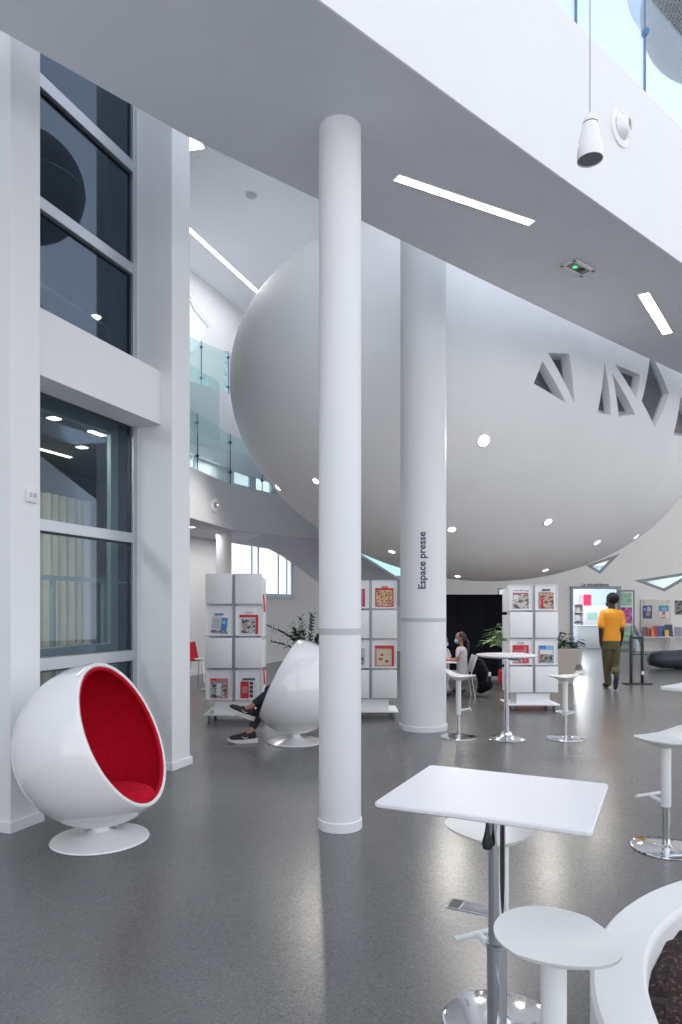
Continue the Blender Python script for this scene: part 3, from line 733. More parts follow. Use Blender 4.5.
for B in panes:
    c = sum(B, Vector())/len(B); nn = (B[1]-B[0]).cross(B[2]-B[0]).normalized()
    if nn.y > 0: nn = -nn
    w_ = MB(); ins = [c+(b-c)*.84 for b in B]; N = len(B)
    w_.solid([b*1-PC for b in B], [b+nn*.03-PC for b in B], WFR); wf = w_.build('window_frame', pod)
    MB().solid([b+nn*.031-PC for b in ins], [b+nn*.036-PC for b in ins], PANE).build('window_pane', wf)
dl = None
for (u, v, r, where) in [(483.6, 440.6, .085, 'large bright downlight in the middle of the pod'), (451.7, 529.3, .06, 'downlight on the pod just right of the wide column'), (547.9, 521.8, .065, 'downlight low on the pod above the right magazine tower'),
        (597, 542.4, .06, 'downlight on the pod above the rear doorway'), (636, 536.5, .055, 'downlight at the right rim of the pod underside'), (545.4, 570, .055, 'downlight near the very bottom of the pod above the right magazine tower'),
        (457.7, 576, .055, 'downlight at the bottom edge of the pod beside the wide column'), (392, 551.5, .055, 'downlight on the pod seen between the two columns'), (278, 487.5, .06, 'downlight on the lower left curve of the pod near the balcony glass'), (316, 481, .05, 'downlight on the pod at the left edge of the slim column')]:
    p, nn = pod_hit(u, v)
    o = thing('recessed_downlight', where, 'downlight', tuple(p), 0, 'downlights set in the pod underside')
    Mz = frame_from(nn)
    sl_ = spot('downlight_beam', p+nn*.05, 50 if r < .08 else 70); sl_.rotation_euler = (nn*-1).to_track_quat('Z', 'Y').to_euler()
    MB().lathe([(0, .012), (r*.7, .014), (r, .006), (r, -.01)], EMW, Mz, 20).build('lens', o)
    MB().lathe([(r, .008), (r+.02, .006), (r+.03, -.01)], SKIRT, Mz, 20).build('ring', o)

# ------------------------------------------------------------------ pendant and nozzle at the bridge
pb = P(590, 138, 4.3)
o = thing('pendant_lamp', 'white bullet-shaped pendant lamp hanging on a thin cord before the bridge', 'pendant lamp', tuple(pb))
s_ = 4.3/F
prof = [(.0, 25*s_), (3*s_, 24.5*s_), (6*s_, 20*s_), (7.3*s_, 14.5*s_)]
MB().lathe(prof, GLOSSW, seg=36).build('cap', o, ang=80)
MB().lathe([(7.0*s_, 14.5*s_), (6.9*s_, 13.5*s_)], BLACKP, seg=36).build('seam', o)
MB().lathe([(7.3*s_, 13.5*s_), (10*s_, 3*s_), (12*s_, -9*s_), (12.6*s_, -17*s_), (12.4*s_, -22*s_), (11.6*s_, -22*s_), (11.6*s_, -16*s_)], GLOSSW, seg=36).build('shade', o, ang=60)
MB().lathe([(0, -20.5*s_), (11.6*s_, -21*s_)], mat('grey_diffuser', (.22, .23, .25), .6), seg=36).build('reflector', o)
MB().tube([(0, 0, 25*s_), (0, 0, 4.2)], .0045, mat('grey_cord', (.45, .47, .52), .6)).build('cord', o)
# round jet nozzle on the fascia
def fascia_hit(u, v):
    k_ = (u-CX)/F
    for i in range(len(near)-1):
        a = Vector(near[i]); b = Vector(near[i+1]); den = (b.x-a.x)-k_*(b.y-a.y); t = (k_*a.y-a.x)/den
        if 0 <= t <= 1:
            q = a+(b-a)*t; d = (b-a).normalized(); return Vector((q.x, q.y, H-(v-HY)/F*q.y)), Vector((d.y, -d.x, 0))
p, nn = fascia_hit(620, 128.5)
o = thing('jet_air_nozzle', 'round white air nozzle mounted on the bridge face beside the pendant', 'air vent', tuple(p))
Mz = frame_from(nn); r = .155
MB().lathe([(0, .0), (r, 0), (r, .012), (r-.03, .025), (r-.035, .018), (.09, .018)], GLOSSW, Mz, 40).build('flange', o, ang=50)
Mt = Mz @ Matrix.Rotation(math.radians(12), 4, 'Y')
MB().lathe([(.105, .0), (.10, .035), (.075, .068), (.058, .085), (.048, .085), (.046, .06)], GLOSSW, Mt, 40).build('nozzle', o, ang=50)
MB().lathe([(0, .065), (.046, .065)], mat('nozzle_dark', (.12, .13, .14), .6), Mt, 30).build('throat', o)
# small control box on the near pier
d = ray(30.5, 495.5); t = LO.dot(LN)/d.dot(LN) if False else (LO-Vector((0, 0, H))).dot(LN)/d.dot(LN); p = Vector((0, 0, H))+d*t
o = thing('wall_thermostat', 'small white control box with two buttons on the near left pier', 'wall control', tuple(p), math.atan2(LD.y, LD.x))
MB().rbox(-.045, .045, -.022, 0, -.05, .05, .005, PLASW).build('housing', o)
for sx in (-.018, .02): MB().rbox(sx-.012, sx+.012, -.026, -.02, -.012, .018, .002, flat((.45, .47, .52))).build('button', o)

# ------------------------------------------------------------------ ball chairs
def ball_chair(loc, nrm, label, cat='chair'):
    o = thing('ball_chair', label, cat, loc, 0, 'white ball chairs')
    R = .538; d = .185; zc = .634; n = Vector(nrm).normalized(); M = Matrix.Translation((0, 0, zc)) @ frame_from(n)
    th0 = math.acos(d/R)
    def arc(r, t0, t1, n_=40): return [(r*math.sin(t0+(t1-t0)*i/n_), r*math.cos(t0+(t1-t0)*i/n_)) for i in range(n_+1)]
    ri = .512; ti = math.acos((d+.0)/ri)
    MB().lathe(arc(R, th0, PI)+[], GLOSSW, M, 96).lathe([(R*math.sin(th0), R*math.cos(th0)), (R*math.sin(th0)-.004, R*math.cos(th0)+.006), (ri*math.sin(ti)+.006, d+.006), (ri*math.sin(ti), d-.004)], GLOSSW, M, 96).build('shell', o, ang=60)
    MB().lathe(arc(ri, ti, PI), REDF, M, 72).build('lining', o, ang=80, recalc=False)
    pr = [(ri*math.sin(ti)-.008+.014*math.cos(a), d-.016+.016*math.sin(a)) for a in [2*PI*i/12 for i in range(13)]]
    MB().lathe(pr, REDF, M, 72).build('padded_rim', o, ang=80)
    hx = Vector((n.x, n.y, 0)).normalized()
    c = Vector((0, 0, zc-.345))+hx*.10
    rr = Matrix.Rotation(0, 3, 'Z')
    MB().ell(c, (.26, .26, .075), REDF, None, 36, 18).build('seat_cushion', o, ang=180)
    c = Vector((0, 0, zc-.02))-hx*.33
    Rb = frame_from(hx+Vector((0, 0, .25))).to_3x3()
    MB().ell(c, (.24, .27, .10), REDF, Rb, 36, 18).build('back_cushion', o, ang=180)
    MB().lathe([(0, 0), (.31, 0), (.317, .006), (.31, .014), (.2, .026), (.10, .042), (.062, .062), (.056, .09), (.075, .115), (.12, .13)], GLOSSW, None, 72).build('pedestal', o, ang=40)
    MB().lathe([(.0, .12), (.16, .125), (.19, .138), (.16, .16), (0, .16)], GLOSSW, None, 60).build('swivel_plate', o)
    return o
ball_chair((-1.60, 4.54, 0), (.90, -.11, .40), 'white ball chair with red lining, open side showing, beside the left pier')
ball_chair((-.52, 7.78, 0), (-.895, .105, .43), 'white ball chair seen from behind, half hidden by the slim column')

# ------------------------------------------------------------------ stools and tables
def seat_mesh(lift=.075, m=PLASW):
    k = MB(); NR, NA = 10, 44
    top_ = []; und = []
    for j in range(NR+1):
        for i in range(NA):
            a = 2*PI*i/NA; ca, sa = math.cos(a), math.sin(a)
            R = 1/math.sqrt((ca/(.205 if ca > 0 else .16))**2+(sa/(.172-.03*max(0, ca)))**2)
            r = R*j/NR; x, y = r*ca, r*sa
            z = .012*max(0, x/.2)**2+lift*(max(0, -x-.01)/.15)**1.8-.012*(1-(j/NR)**2)+.10*(y*y)*(1 if x < 0 else -.6)
            th = .012+.05*max(0, 1-(j/NR)/.75)**1.0
            if j > NR-2: th = .014
            if j == NR: th = .009
            top_.append((x, y, z)); und.append((x*.985, y*.985, z-th))
    n_ = len(top_); fs = []
    for j in range(NR):
        for i in range(NA):
            q = (j*NA+i, j*NA+(i+1) % NA, (j+1)*NA+(i+1) % NA, (j+1)*NA+i); fs.append(q); fs.append(tuple(n_+t for t in reversed(q)))
    for i in range(NA): fs.append((NR*NA+i, NR*NA+(i+1) % NA, n_+NR*NA+(i+1) % NA, n_+NR*NA+i))
    k.add(top_+und, fs, m); return k
def stool(loc, rz, hseat, label, lift=.075, foot=0.0, footrest='bar', zf=.30, ss=1.0):
    o = thing('bar_stool', label, 'stool', loc, rz, 'white swivel stools')
    k = seat_mesh(lift); k.v = [Vector((v.x*ss, v.y*ss, v.z+hseat)) for v in k.v]; k.build('seat', o, ang=50)
    zs_ = .27
    MB().lathe([(0, zs_), (.029, zs_), (.031, zs_+.01), (.031, hseat-.05), (.045, hseat-.04)], POSTW, seg=32).build('post_sleeve', o)
    MB().lathe([(.0, 0), (.208, 0), (.214, .004), (.212, .010), (.2, .014), (.04, .018), (.034, .022), (.0235, .028), (.0235, zs_)], CHROME, seg=64).build('chrome_base', o, ang=30)
    Rf = Matrix.Rotation(foot, 4, 'Z')
    if footrest == 'bar':
        k = MB(); k.tube([(.02, 0, zf), (.08, 0, zf+.01), (.13, 0, zf+.02)], [.016, .014, .012], POSTW, 12, Rf)
        fr = k.build('footrest_arm', o)
        MB().tube([(.135, -.11, zf+.022), (.135, .11, zf+.022)], .0115, mat('clear_acrylic', (.74, .78, .80), .15, coat=.5), 14, Rf).build('footrest_bar', fr)
    else:
        MB().lathe([(.10+.01*math.cos(a), zf+.01*math.sin(a)) for a in [2*PI*i/10 for i in range(11)]], CHROME, seg=40).tube([(-.1, 0, zf), (.1, 0, zf)], .008, CHROME).build('footrest_ring', o)
    return o
stool((.520, 1.67, 0), math.radians(-62), .745, 'white stool with smooth egg-shaped seat in the front, bottom of the picture', .012, PI, ss=.86)
s2 = stool((.59, 2.53, 0), math.radians(168), .725, 'white stool tucked under the square table top, its chrome base visible', .07, math.radians(-53), zf=.255)
pr_ = onfloor(666, 848.5)
stool((pr_.x, pr_.y, 0), math.radians(185), .705, 'white stool with upswept seat at the right edge, alone before the planter', .085, math.radians(-71), zf=.29)
stool((1.385, 8.05, 0), math.radians(-22), .73, 'white stool left of the tall round table, against the wide column', .075, math.radians(15), zf=.32)
stool((2.62, 7.98, 0), math.radians(170), .73, 'white stool right of the tall round table, before the beige planter', .03, 0, 'ring', zf=.31)

def bar_table(loc, rz, zt_, topb, label, rb, rp_, bell=False, cf=.53):
    o = thing('bar_table', label, 'table', loc, rz, 'white bar tables'); topb.build('tabletop', o, bevel=0)
    MB().lathe([(0, zt_*cf), (rp_*.86, zt_*cf), (rp_*.86, zt_-.03), (0, zt_-.03)], CHROME, seg=36).build('upper_pole', o)
    MB().lathe([(rp_, .02), (rp_, zt_*cf), (rp_*1.12, zt_*cf+.004), (rp_*1.12, zt_*cf+.012), (rp_*.86, zt_*cf+.016)], CHROME, seg=36).build('lower_pole', o)
    MB().box(-.09, .09, -.09, .09, zt_-.036, zt_-.028, CHROME).build('mounting_plate', o)
    if bell: pr = [(0, 0), (rb, 0), (rb+.003, .006), (rb-.01, .014), (rb*.6, .03), (rp_*2.2, .055), (rp_*1.9, .085), (rp_*1.1, .10)]
    else: pr = [(0, 0), (rb, 0), (rb+.003, .005), (rb-.005, .012), (rp_*1.2, .018), (rp_, .03)]
    MB().lathe(pr, CHROME, seg=64).build('base', o, ang=30)
    return o
Q = [onz(374.4, 801.3, .99), onz(438, 765.6, .99), onz(609.2, 783.7, .99), onz(587.8, 830, .99)]
c = sum(Q, Vector())/4
dirx = ((Q[2]-Q[1])+(Q[3]-Q[0])).normalized(); az = math.atan2(dirx.y, dirx.x)
hx_ = 1.035*((Q[2]-Q[1]).length+(Q[3]-Q[0]).length)/4; hy_ = 1.02*((Q[1]-Q[0]).length+(Q[2]-Q[3]).length)/4
def round_slab(hx, hy, rc, z0, z1, m):
    pts = []
    for sx, sy, a0 in ((1, 1, 0), (-1, 1, PI/2), (-1, -1, PI), (1, -1, 1.5*PI)):
        for i in range(7):
            a = a0+PI/2*i/6; pts.append((sx*(hx-rc)+rc*math.cos(a), sy*(hy-rc)+rc*math.sin(a)))
    k = MB(); n_ = len(pts); e_ = .004
    def ring(s, z): return [((abs(x)-s)*(1 if x > 0 else -1), (abs(y)-s)*(1 if y > 0 else -1), z) for x, y in pts]
    rr = [ring(e_, z0), ring(0, z0+e_), ring(0, z1-e_), ring(e_, z1)]
    fs = []
    for j in range(3):
        for i in range(n_): fs.append((j*n_+i, j*n_+(i+1) % n_, (j+1)*n_+(i+1) % n_, (j+1)*n_+i))
    fs += [tuple(range(n_-1, -1, -1)), tuple(3*n_+i for i in range(n_))]
    k.add([p for r_ in rr for p in r_], fs, m); return k
tb = bar_table((c.x-.006, c.y, 0), az, .99, round_slab(hx_, hy_, .016, .974, .99, TABW), 'tall square white table on a chrome pole in the front', .19, .029)
k = MB(); k.lathe([(0, .0), (.016, -.005), (.02, -.03), (.016, -.042), (.007, -.055), (.005, -.065)][::-1], BLACKP, Matrix.Translation((-.03, -.03, .935)) @ Matrix.Rotation(PI, 4, 'X') @ Matrix.Translation((0, 0, .05)), 20)
k = MB(); Ml = Matrix.Rotation(-az, 4, 'Z') @ Matrix.Translation((-.035, -.03, 0))
k.lathe([(0, .83), (.014, .832), (.017, .845), (.008, .88), (.005, .90), (.004, .965)], BLACKP, Ml, 16); k.build('height_knob', tb)
rt = MB().lathe([(0, .957), (.30, .957), (.345, .972), (.348, .98), (.345, .985), (0, .985)], TABW, seg=72)
bt = bar_table((2.09-.0, 7.95, 0), 0, .985, rt, 'tall round white table on a chrome pole before the magazine towers', .215, .030, True, cf=.42)
bt.location.x = (506.5-CX)/F*7.95
MB().tube([(.02, 0, .93), (.12, -.02, .925), (.16, -.03, .90)], .007, BLACKP).build('height_lever', bt)
cq = onz(661.5, 687.3, .99)
st = bar_table((cq.x+.43, cq.y+.02, 0), math.radians(45-4), .99, round_slab(.30, .30, .02, .966, .99, TABW), 'white square table whose corner enters at the right edge behind the right stool', .2, .029)

# ------------------------------------------------------------------ round planter with soil
ph = .45
def circ(p1, p2, p3):
    ax, ay = p1.x, p1.y; bx_, by = p2.x, p2.y; cx, cy = p3.x, p3.y
    d = 2*(ax*(by-cy)+bx_*(cy-ay)+cx*(ay-by))
    ux = ((ax*ax+ay*ay)*(by-cy)+(bx_*bx_+by*by)*(cy-ay)+(cx*cx+cy*cy)*(ay-by))/d
    uy = ((ax*ax+ay*ay)*(cx-bx_)+(bx_*bx_+by*by)*(ax-cx)+(cx*cx+cy*cy)*(bx_-ax))/d
    return Vector((ux, uy)), (Vector((ux, uy))-Vector((ax, ay))).length
pc, pr1 = circ(onz(590.5, 985, ph), onz(612, 916, ph), onz(682, 878.5, ph))
pc2, pr2 = circ(onz(646, 966, ph), onz(656, 944, ph), onz(682, 919, ph))
print('PLANTER', pc, pr1, pc2, pr2)
ri_ = sum((Vector(onz(u, v, ph).xy)-pc).length for u, v in ((646, 966), (656, 944), (682, 919)))/3+.015
pl = thing('round_planter', 'large round white concrete planter ring at the bottom right corner', 'planter', (pc.x, pc.y, 0))
CONC = mat('painted_concrete', (.80, .80, .79), .6, bump=.5, bscale=30, var=.02, vscale=4)
MB().lathe([(pr1-.01, 0), (pr1, .02), (pr1, ph-.012), (pr1-.012, ph), (ri_+.01, ph), (ri_, ph-.01), (ri_-.003, ph-.03), (ri_, .02)], CONC, seg=96).build('ring_wall', pl, ang=40)
k = MB(); NR = 46; NA = 110; vs_ = []; fs = []
for j in range(NR+1):
    for i in range(NA):
        a = 2*PI*i/NA; r_ = (ri_-.0)*j/NR
        vs_.append((r_*math.cos(a), r_*math.sin(a), ph-.085+(random.random()-.5)*.028+.012*math.sin(7*a+r_*20)))
for j in range(NR):
    for i in range(NA): fs.append((j*NA+i, j*NA+(i+1) % NA, (j+1)*NA+(i+1) % NA, (j+1)*NA+i))
k.add(vs_, fs, SOILM)
so = k.build('bark_soil', ang=20); so.location = (pc.x, pc.y, 0); so['kind'] = 'stuff'; tag(so, 'dark brown bark soil filling the round white planter', 'soil')

# floor socket lid
q = [onfloor(453, 912), onfloor(459, 897), onfloor(489, 903), onfloor(485, 919)]
c = sum(q, Vector())/4; a = q[2]-q[1]; az2 = math.atan2(a.y, a.x)
o = thing('floor_socket_box', 'grey metal floor socket lid behind the front table pole', 'floor socket', tuple(c), az2)
MB().rbox(-.12, .12, -.06, .06, 0, .004, .002, FRAME).build('frame', o); MB().rbox(-.045, .11, -.05, .05, .003, .006, .001, mat('grey_lid', (.20, .21, .22), .4, .3)).build('lid', o)
MB().box(-.11, -.055, -.05, .05, .003, .0055, mat('dark_slot', (.05, .05, .055), .5)).build('cable_slot', o)

# ------------------------------------------------------------------ magazine towers
def tower(X, Y, s, disp, label, rz=0):
    o = thing('magazine_tower', label, 'display stand', (X, Y, 0), rz, 'white mobile magazine towers')
    W = .78*s; D = .52*s; z0 = .29*s; pitch = .43*s; ph_ = .405*s
    MB().rbox(-W/2-.01, W/2+.01, -.03, D+.03, .085*s, .105*s, .004, TOWER).build('base_plate', o)
    MB().box(-W/2+.12, W/2-.12, .05, D-.05, .105*s, .105*s+.20*s, TOWER).build('plinth', o)
    k = MB(); k.box(-.02, .02, .035, D-.035, z0-.02, z0+4*pitch-.03, TOWEG); k.box(-W/2+.03, W/2-.03, D/2-.012, D/2+.012, z0, z0+4*pitch-.03, TOWER); k.build('core_frame', o)
    for cx_ in (-W/2+.06, W/2-.06):
        for cy_ in (.04, D-.04):
            c_ = MB().box(cx_-.018, cx_+.018, cy_-.02, cy_+.02, .04*s, .085*s, FRAME).build('caster', o)
            MB().lathe([(0, -.014), (.034*s, -.014), (.038*s, -.008), (.038*s, .008), (.034*s, .014), (0, .014)], mat('blue_grey_wheel', (.12, .22, .30), .4), Matrix.Translation((cx_, cy_-.01, .038*s)) @ Matrix.Rotation(PI/2, 4, 'Y'), 20).build('wheel', c_)
    pos = []
    for row in range(4):            # 0 = top
        zb = z0+pitch*(3-row)
        for col in (0, 1):
            x0 = -W/2+.012 if col == 0 else .022; x1 = x0+.357*s
            if row in disp:
                k = MB(); yb = .045
                k.box(x0, x1, yb, yb+.012, zb, zb+ph_, TOWER)
                k.box(x0, x0+.012, yb-.02, yb, zb, zb+ph_, TOWER); k.box(x1-.012, x1, yb-.02, yb, zb, zb+ph_, TOWER); k.box(x0, x1, yb-.02, yb, zb+ph_-.012, zb+ph_, TOWER)
                k.box(x0, x1, yb-.035, yb, zb, zb+.02, TOWER)
                k.build('display_tray', o, bevel=.002); pos.append(((x0+x1)/2, yb, zb, row, col))
            else:
                MB().rbox(x0, x1, 0, .016, zb, zb+ph_, .004, TOWER).build('flap_panel', o)
                MB().box(x0+.01, x1-.01, .014, .05, zb-.012*s, zb-.002, TOWEG).build('shelf_lip', o)
        for yy, sgn in ((D, 1),):     # back face flaps
            for col in (0, 1):
                x0 = -W/2+.012 if col == 0 else .022; x1 = x0+.357*s
                MB().rbox(x0, x1, D-.016, D, zb-.03, zb+ph_-.05, .004, TOWER).build('flap_panel', o)
    for sx in (-1, 1):
        k = MB()
        for row in range(4):
            zb = z0+pitch*(3-row)-.02; k.box(sx*(W/2-.03)-.006, sx*(W/2-.03)+.006, .10, D-.06, zb, zb+ph_-.03, TOWER)
        k.build('side_panel', o)
    return o, pos
MAGN = 0
def magazine(tw, pos, w_, h_, base, rects, label, tilt=0, tag_=None, zoff=.022):
    x, y, zb, row, col = pos; T = Matrix.Translation(tw.location) @ Matrix.Rotation(tw.rotation_euler.z, 4, 'Z')
    o = thing('magazine', label, 'magazine', (0, 0, 0)); o.matrix_world = T @ Matrix.Translation((x, y-.012, zb+zoff))
    M = Matrix.Rotation(tilt, 4, 'Y') @ Matrix.Rotation(math.radians(-3), 4, 'X')
    MB().box(-w_/2, w_/2, -.004, .002, 0, h_, base, M).build('pages', o)
    k = MB()
    for i, (a0, b0, a1, b1, m) in enumerate(rects):
        k.box(-w_/2+a0*w_, -w_/2+a1*w_, -.0052-.0004*i, -.004, b0*h_, b1*h_, m, M)
    k.build('cover_print', o)
    if tag_:
        MB().box(-.5*tag_[0], .5*tag_[0], -.003, .001, h_+.015, h_+.015+.03, flat(tag_[1])).build('title_card', o)
    return o
GREYP = photo('grey_press_photo', [(.05, .05, .055), (.3, .3, .31), (.6, .6, .6), (.15, .15, .16)], 16)
WARMP = photo('warm_crowd_photo', [(.35, .06, .04), (.62, .40, .16), (.75, .62, .38), (.18, .05, .05)], 30)
BROWNP = photo('brown_portrait_photo', [(.10, .06, .05), (.45, .28, .2), (.62, .5, .42), (.3, .05, .04)], 15)
FACEP = photo('grey_face_photo', [(.10, .09, .09), (.45, .40, .38), (.68, .64, .6), (.25, .2, .2)], 13)
BLUEP = photo('blue_town_photo', [(.12, .22, .42), (.5, .55, .6), (.05, .07, .12), (.3, .35, .4)], 25)
RED = flat((.62, .03, .05)); WPAP = flat((.75, .75, .74)); BLU = flat((.08, .22, .60)); INK = flat((.05, .05, .08)); PINK = flat((.6, .22, .22)); GPAP = flat((.5, .52, .55)); LBLU = flat((.25, .5, .75))
# left tower
t1, p1 = tower((233.5-CX)/F*9.13, 9.13, 1.0, (1, 3), 'white magazine tower on casters, left of the ball chair with the sitting visitor')
magazine(t1, p1[0], .235, .235, WPAP, [(.02, .04, .98, .22, BLUEP), (.55, .22, .9, .95, BLU), (.05, .3, .5, .9, GPAP), (.6, .6, .8, .8, LBLU)], 'blue and grey magazine, upper left on the left tower', math.radians(6), (.12, (.2, .3, .5)))
magazine(t1, p1[1], .255, .26, WPAP, [(.0, .86, .98, 1, RED), (.84, .0, 1, .9, RED), (.1, .05, .82, .8, GREYP)], 'red bordered magazine with grey photo, upper right on the left tower', 0, (.1, (.6, .6, .62)))
magazine(t1, p1[2], .24, .265, PINK, [(.0, .05, .9, .82, GREYP), (.35, .15, .62, .75, WPAP), (0, .9, .35, 1, RED)], 'pinkish magazine with seated figure photo, bottom left on the left tower')
magazine(t1, p1[3], .225, .225, WPAP, [(.0, .0, .5, 1, RED), (.08, .3, .42, .7, PINK), (.55, .05, .75, .25, INK), (.55, .3, .75, .5, INK), (.55, .55, .75, .75, INK), (.55, .8, .75, .97, INK)], 'red and white striped magazine, bottom right on the left tower', 0, (.17, (.12, .12, .14)))
# middle tower
t2, p2 = tower((370.5-CX)/F*9.42, 9.42, .96, (0, 2), 'white magazine tower standing between the slim and the wide column')
magazine(t2, p2[0], .23, .25, LBLU, [(.2, .1, .8, .7, PINK), (.85, 0, 1, 1, RED)], 'light blue magazine beside the slim column, top left on the middle tower')
magazine(t2, p2[1], .255, .26, RED, [(.06, .05, .94, .9, WARMP), (.35, 1.0, .7, 1.1, PINK)], 'red magazine with a golden crowd photo, top right on the middle tower')
magazine(t2, p2[2], .23, .25, GPAP, [(.1, .1, .9, .6, GREYP)], 'grey magazine half hidden by the slim column, third row of the middle tower')
magazine(t2, p2[3], .265, .29, PINK, [(0, .88, 1, 1, RED), (.1, .06, .88, .82, flat((.66, .58, .42))), (.2, .3, .4, .4, RED), (.55, .2, .7, .3, INK), (.3, .5, .45, .6, RED), (.88, 0, 1, .9, RED)], 'red magazine with a cream map cover, third row of the middle tower')
# right tower
t3, p3 = tower((534-CX)/F*10.1, 10.1, .94, (0, 2), 'white magazine tower right of the round table, before the beige planter')
magazine(t3, p3[0], .235, .28, FACEP, [(.0, .84, .9, .96, WPAP), (.1, .78, .95, .84, RED), (.05, .5, .35, .75, WPAP)], 'magazine with a pale portrait, top left on the right tower')
magazine(t3, p3[1], .22, .25, BROWNP, [(0, 0, .12, 1, PINK), (.15, .1, .3, .6, RED)], 'brown and red portrait magazine, top right on the right tower', 0, (.12, (.15, .16, .17)))
magazine(t3, p3[2], .24, .27, RED, [(.05, .3, .7, .6, WPAP), (.0, .05, .6, .2, GPAP), (.1, .66, .9, .72, PINK), (.7, .1, .85, .9, PINK)], 'red and white news magazine, third row left on the right tower', 0, (.1, (.5, .52, .55)))
magazine(t3, p3[3], .225, .265, BLUEP, [(0, .7, .95, 1, LBLU), (.05, .8, .5, 1, BLU), (.1, .5, .95, .75, WPAP), (.1, .1, .9, .5, photo('dark_vehicle_photo', [(.02, .03, .03), (.2, .18, .15), (.4, .35, .3)], 20)), (.0, 0, .08, 1, PINK)], 'blue and brown magazine with a street photo, third row right on the right tower')
# magazines on the tower sides
for tw, s, zz, lab in ((t1, 1, 1.60, 'red magazine edge showing on the right side of the left tower, top'), (t1, 1, .60, 'red magazine edge showing low on the right side of the left tower'), (t2, 1, 1.30, 'red magazine on the side of the middle tower, beside the wide column'), (t2, 1, .45, 'brown magazine low on the side of the middle tower, beside the wide column')):
    o = thing('magazine', lab, 'magazine', (0, 0, 0)); W = .78*(1 if tw is t1 else .96)
    o.location = tw.location+Vector((W/2-.01, .20, zz-.13))
    Mx = Matrix.Rotation(math.radians(-4), 4, 'Y')
    MB().box(-.004, .004, -.0, .2, 0, .24, WPAP, Mx).build('pages', o); MB().box(.004, .0055, .0, .2, 0, .24, RED if 'red' in lab else BROWNP, Mx).build('cover_print', o)

# ------------------------------------------------------------------ plants
def leafm(k, base, tip, wd, m, droop=.0):
    base = Vector(base); tip = Vector(tip); d = tip-base; L = d.length; s_ = d.cross(Vector((0, 0, 1)))
    s_ = s_.normalized() if s_.length > 1e-5 else Vector((1, 0, 0))
    N = 6; c_ = []; 
    for i in range(N+1):
        t = i/N; w_ = wd*math.sin(PI*min(.98, t**.8+.02)); p = base+d*t+Vector((0, 0, -droop*t*t+.3*droop*t)); c_.append((p-s_*w_, p+Vector((0, 0, -w_*.25)), p+s_*w_))
    vs_ = [q for r_ in c_ for q in r_]; n_ = len(vs_)
    fs = [(3*i+j, 3*i+j+1, 3*i+j+4, 3*i+j+3) for i in range(N) for j in (0, 1)]
    vs2 = [v-Vector((0, 0, .0015)) for v in vs_]
    k.add(vs_+vs2, fs+[tuple(n_+q for q in reversed(f)) for f in fs], m)
def pot(o, r0, r1, h, m, square=False):
    if square:
        k = MB(); A = [Vector((x*r0, y*r0, 0)) for x, y in ((-1, -1), (1, -1), (1, 1), (-1, 1))]; B = [Vector((x*r1, y*r1, h)) for x, y in ((-1, -1), (1, -1), (1, 1), (-1, 1))]
        Bi = [Vector((x*(r1-.03), y*(r1-.03), h)) for x, y in ((-1, -1), (1, -1), (1, 1), (-1, 1))]; Bj = [v-Vector((0, 0, .05)) for v in Bi]
        k.add(A+B+Bi+Bj, [(3, 2, 1, 0)]+[(i, (i+1) % 4, 4+(i+1) % 4, 4+i) for i in range(4)]+[(4+i, 4+(i+1) % 4, 8+(i+1) % 4, 8+i) for i in range(4)]+[(8+i, 8+(i+1) % 4, 12+(i+1) % 4, 12+i) for i in range(4)]+[(12, 13, 14, 15)], m)
        k.build('pot', o, bevel=.006)
    else:
        MB().lathe([(0, 0), (r0, 0), (r1, h), (r1-.025, h), (r1-.03, h-.04), (0, h-.04)], m, seg=40).build('pot', o)
def zz_plant(loc, label):
    o = thing('potted_plant', label, 'plant', loc); pot(o, .15, .19, .62, BEIGE)
    st_ = MB(); lv = MB(); rnd = random.Random(3)
    for i in range(13):
        a = rnd.uniform(0, 2*PI) if i > 4 else PI+rnd.uniform(-.8, .8); ln = rnd.uniform(.55, .95); lean = rnd.uniform(.1, .5) if i > 3 else .75
        if i < 2: a = PI+.3*i; lean = .95; ln = .62
        pts = []
        for j in range(9):
            t = j/8; pts.append(Vector((math.cos(a)*lean*ln*t*t*.9+math.cos(a)*.04, math.sin(a)*lean*ln*t*t*.6+math.sin(a)*.04, .58+ln*t*(1-.35*lean*t))))
        st_.tube(pts, [.008*(1-.6*j/8) for j in range(9)], LEAFM, 8)
        for j in [1.5, 2, 2.5, 3, 3.5, 4, 4.5, 5, 5.5, 6, 6.5, 7, 7.5, 8]:
            jf = j; j = int(math.ceil(jf))
            d = (pts[j]-pts[j-1]).normalized(); sd = d.cross(Vector((0, 0, 1))).normalized()
            if rnd.random() < .5: sd = d.cross(sd)
            pj = pts[j]*(1-(j-jf))+pts[j-1]*(j-jf)
            for sg in (-1, 1): leafm(lv, pj, pj+d*.035+sd*sg*.08+Vector((0, 0, .02)), .026, LEAF, .0)
    st_.build('stems', o); lv.build('leaves', o, recalc=False)
zz_plant(((309-CX)/F*10.6, 10.6, 0), 'dark green small-leaved plant behind the ball chair seen from behind')
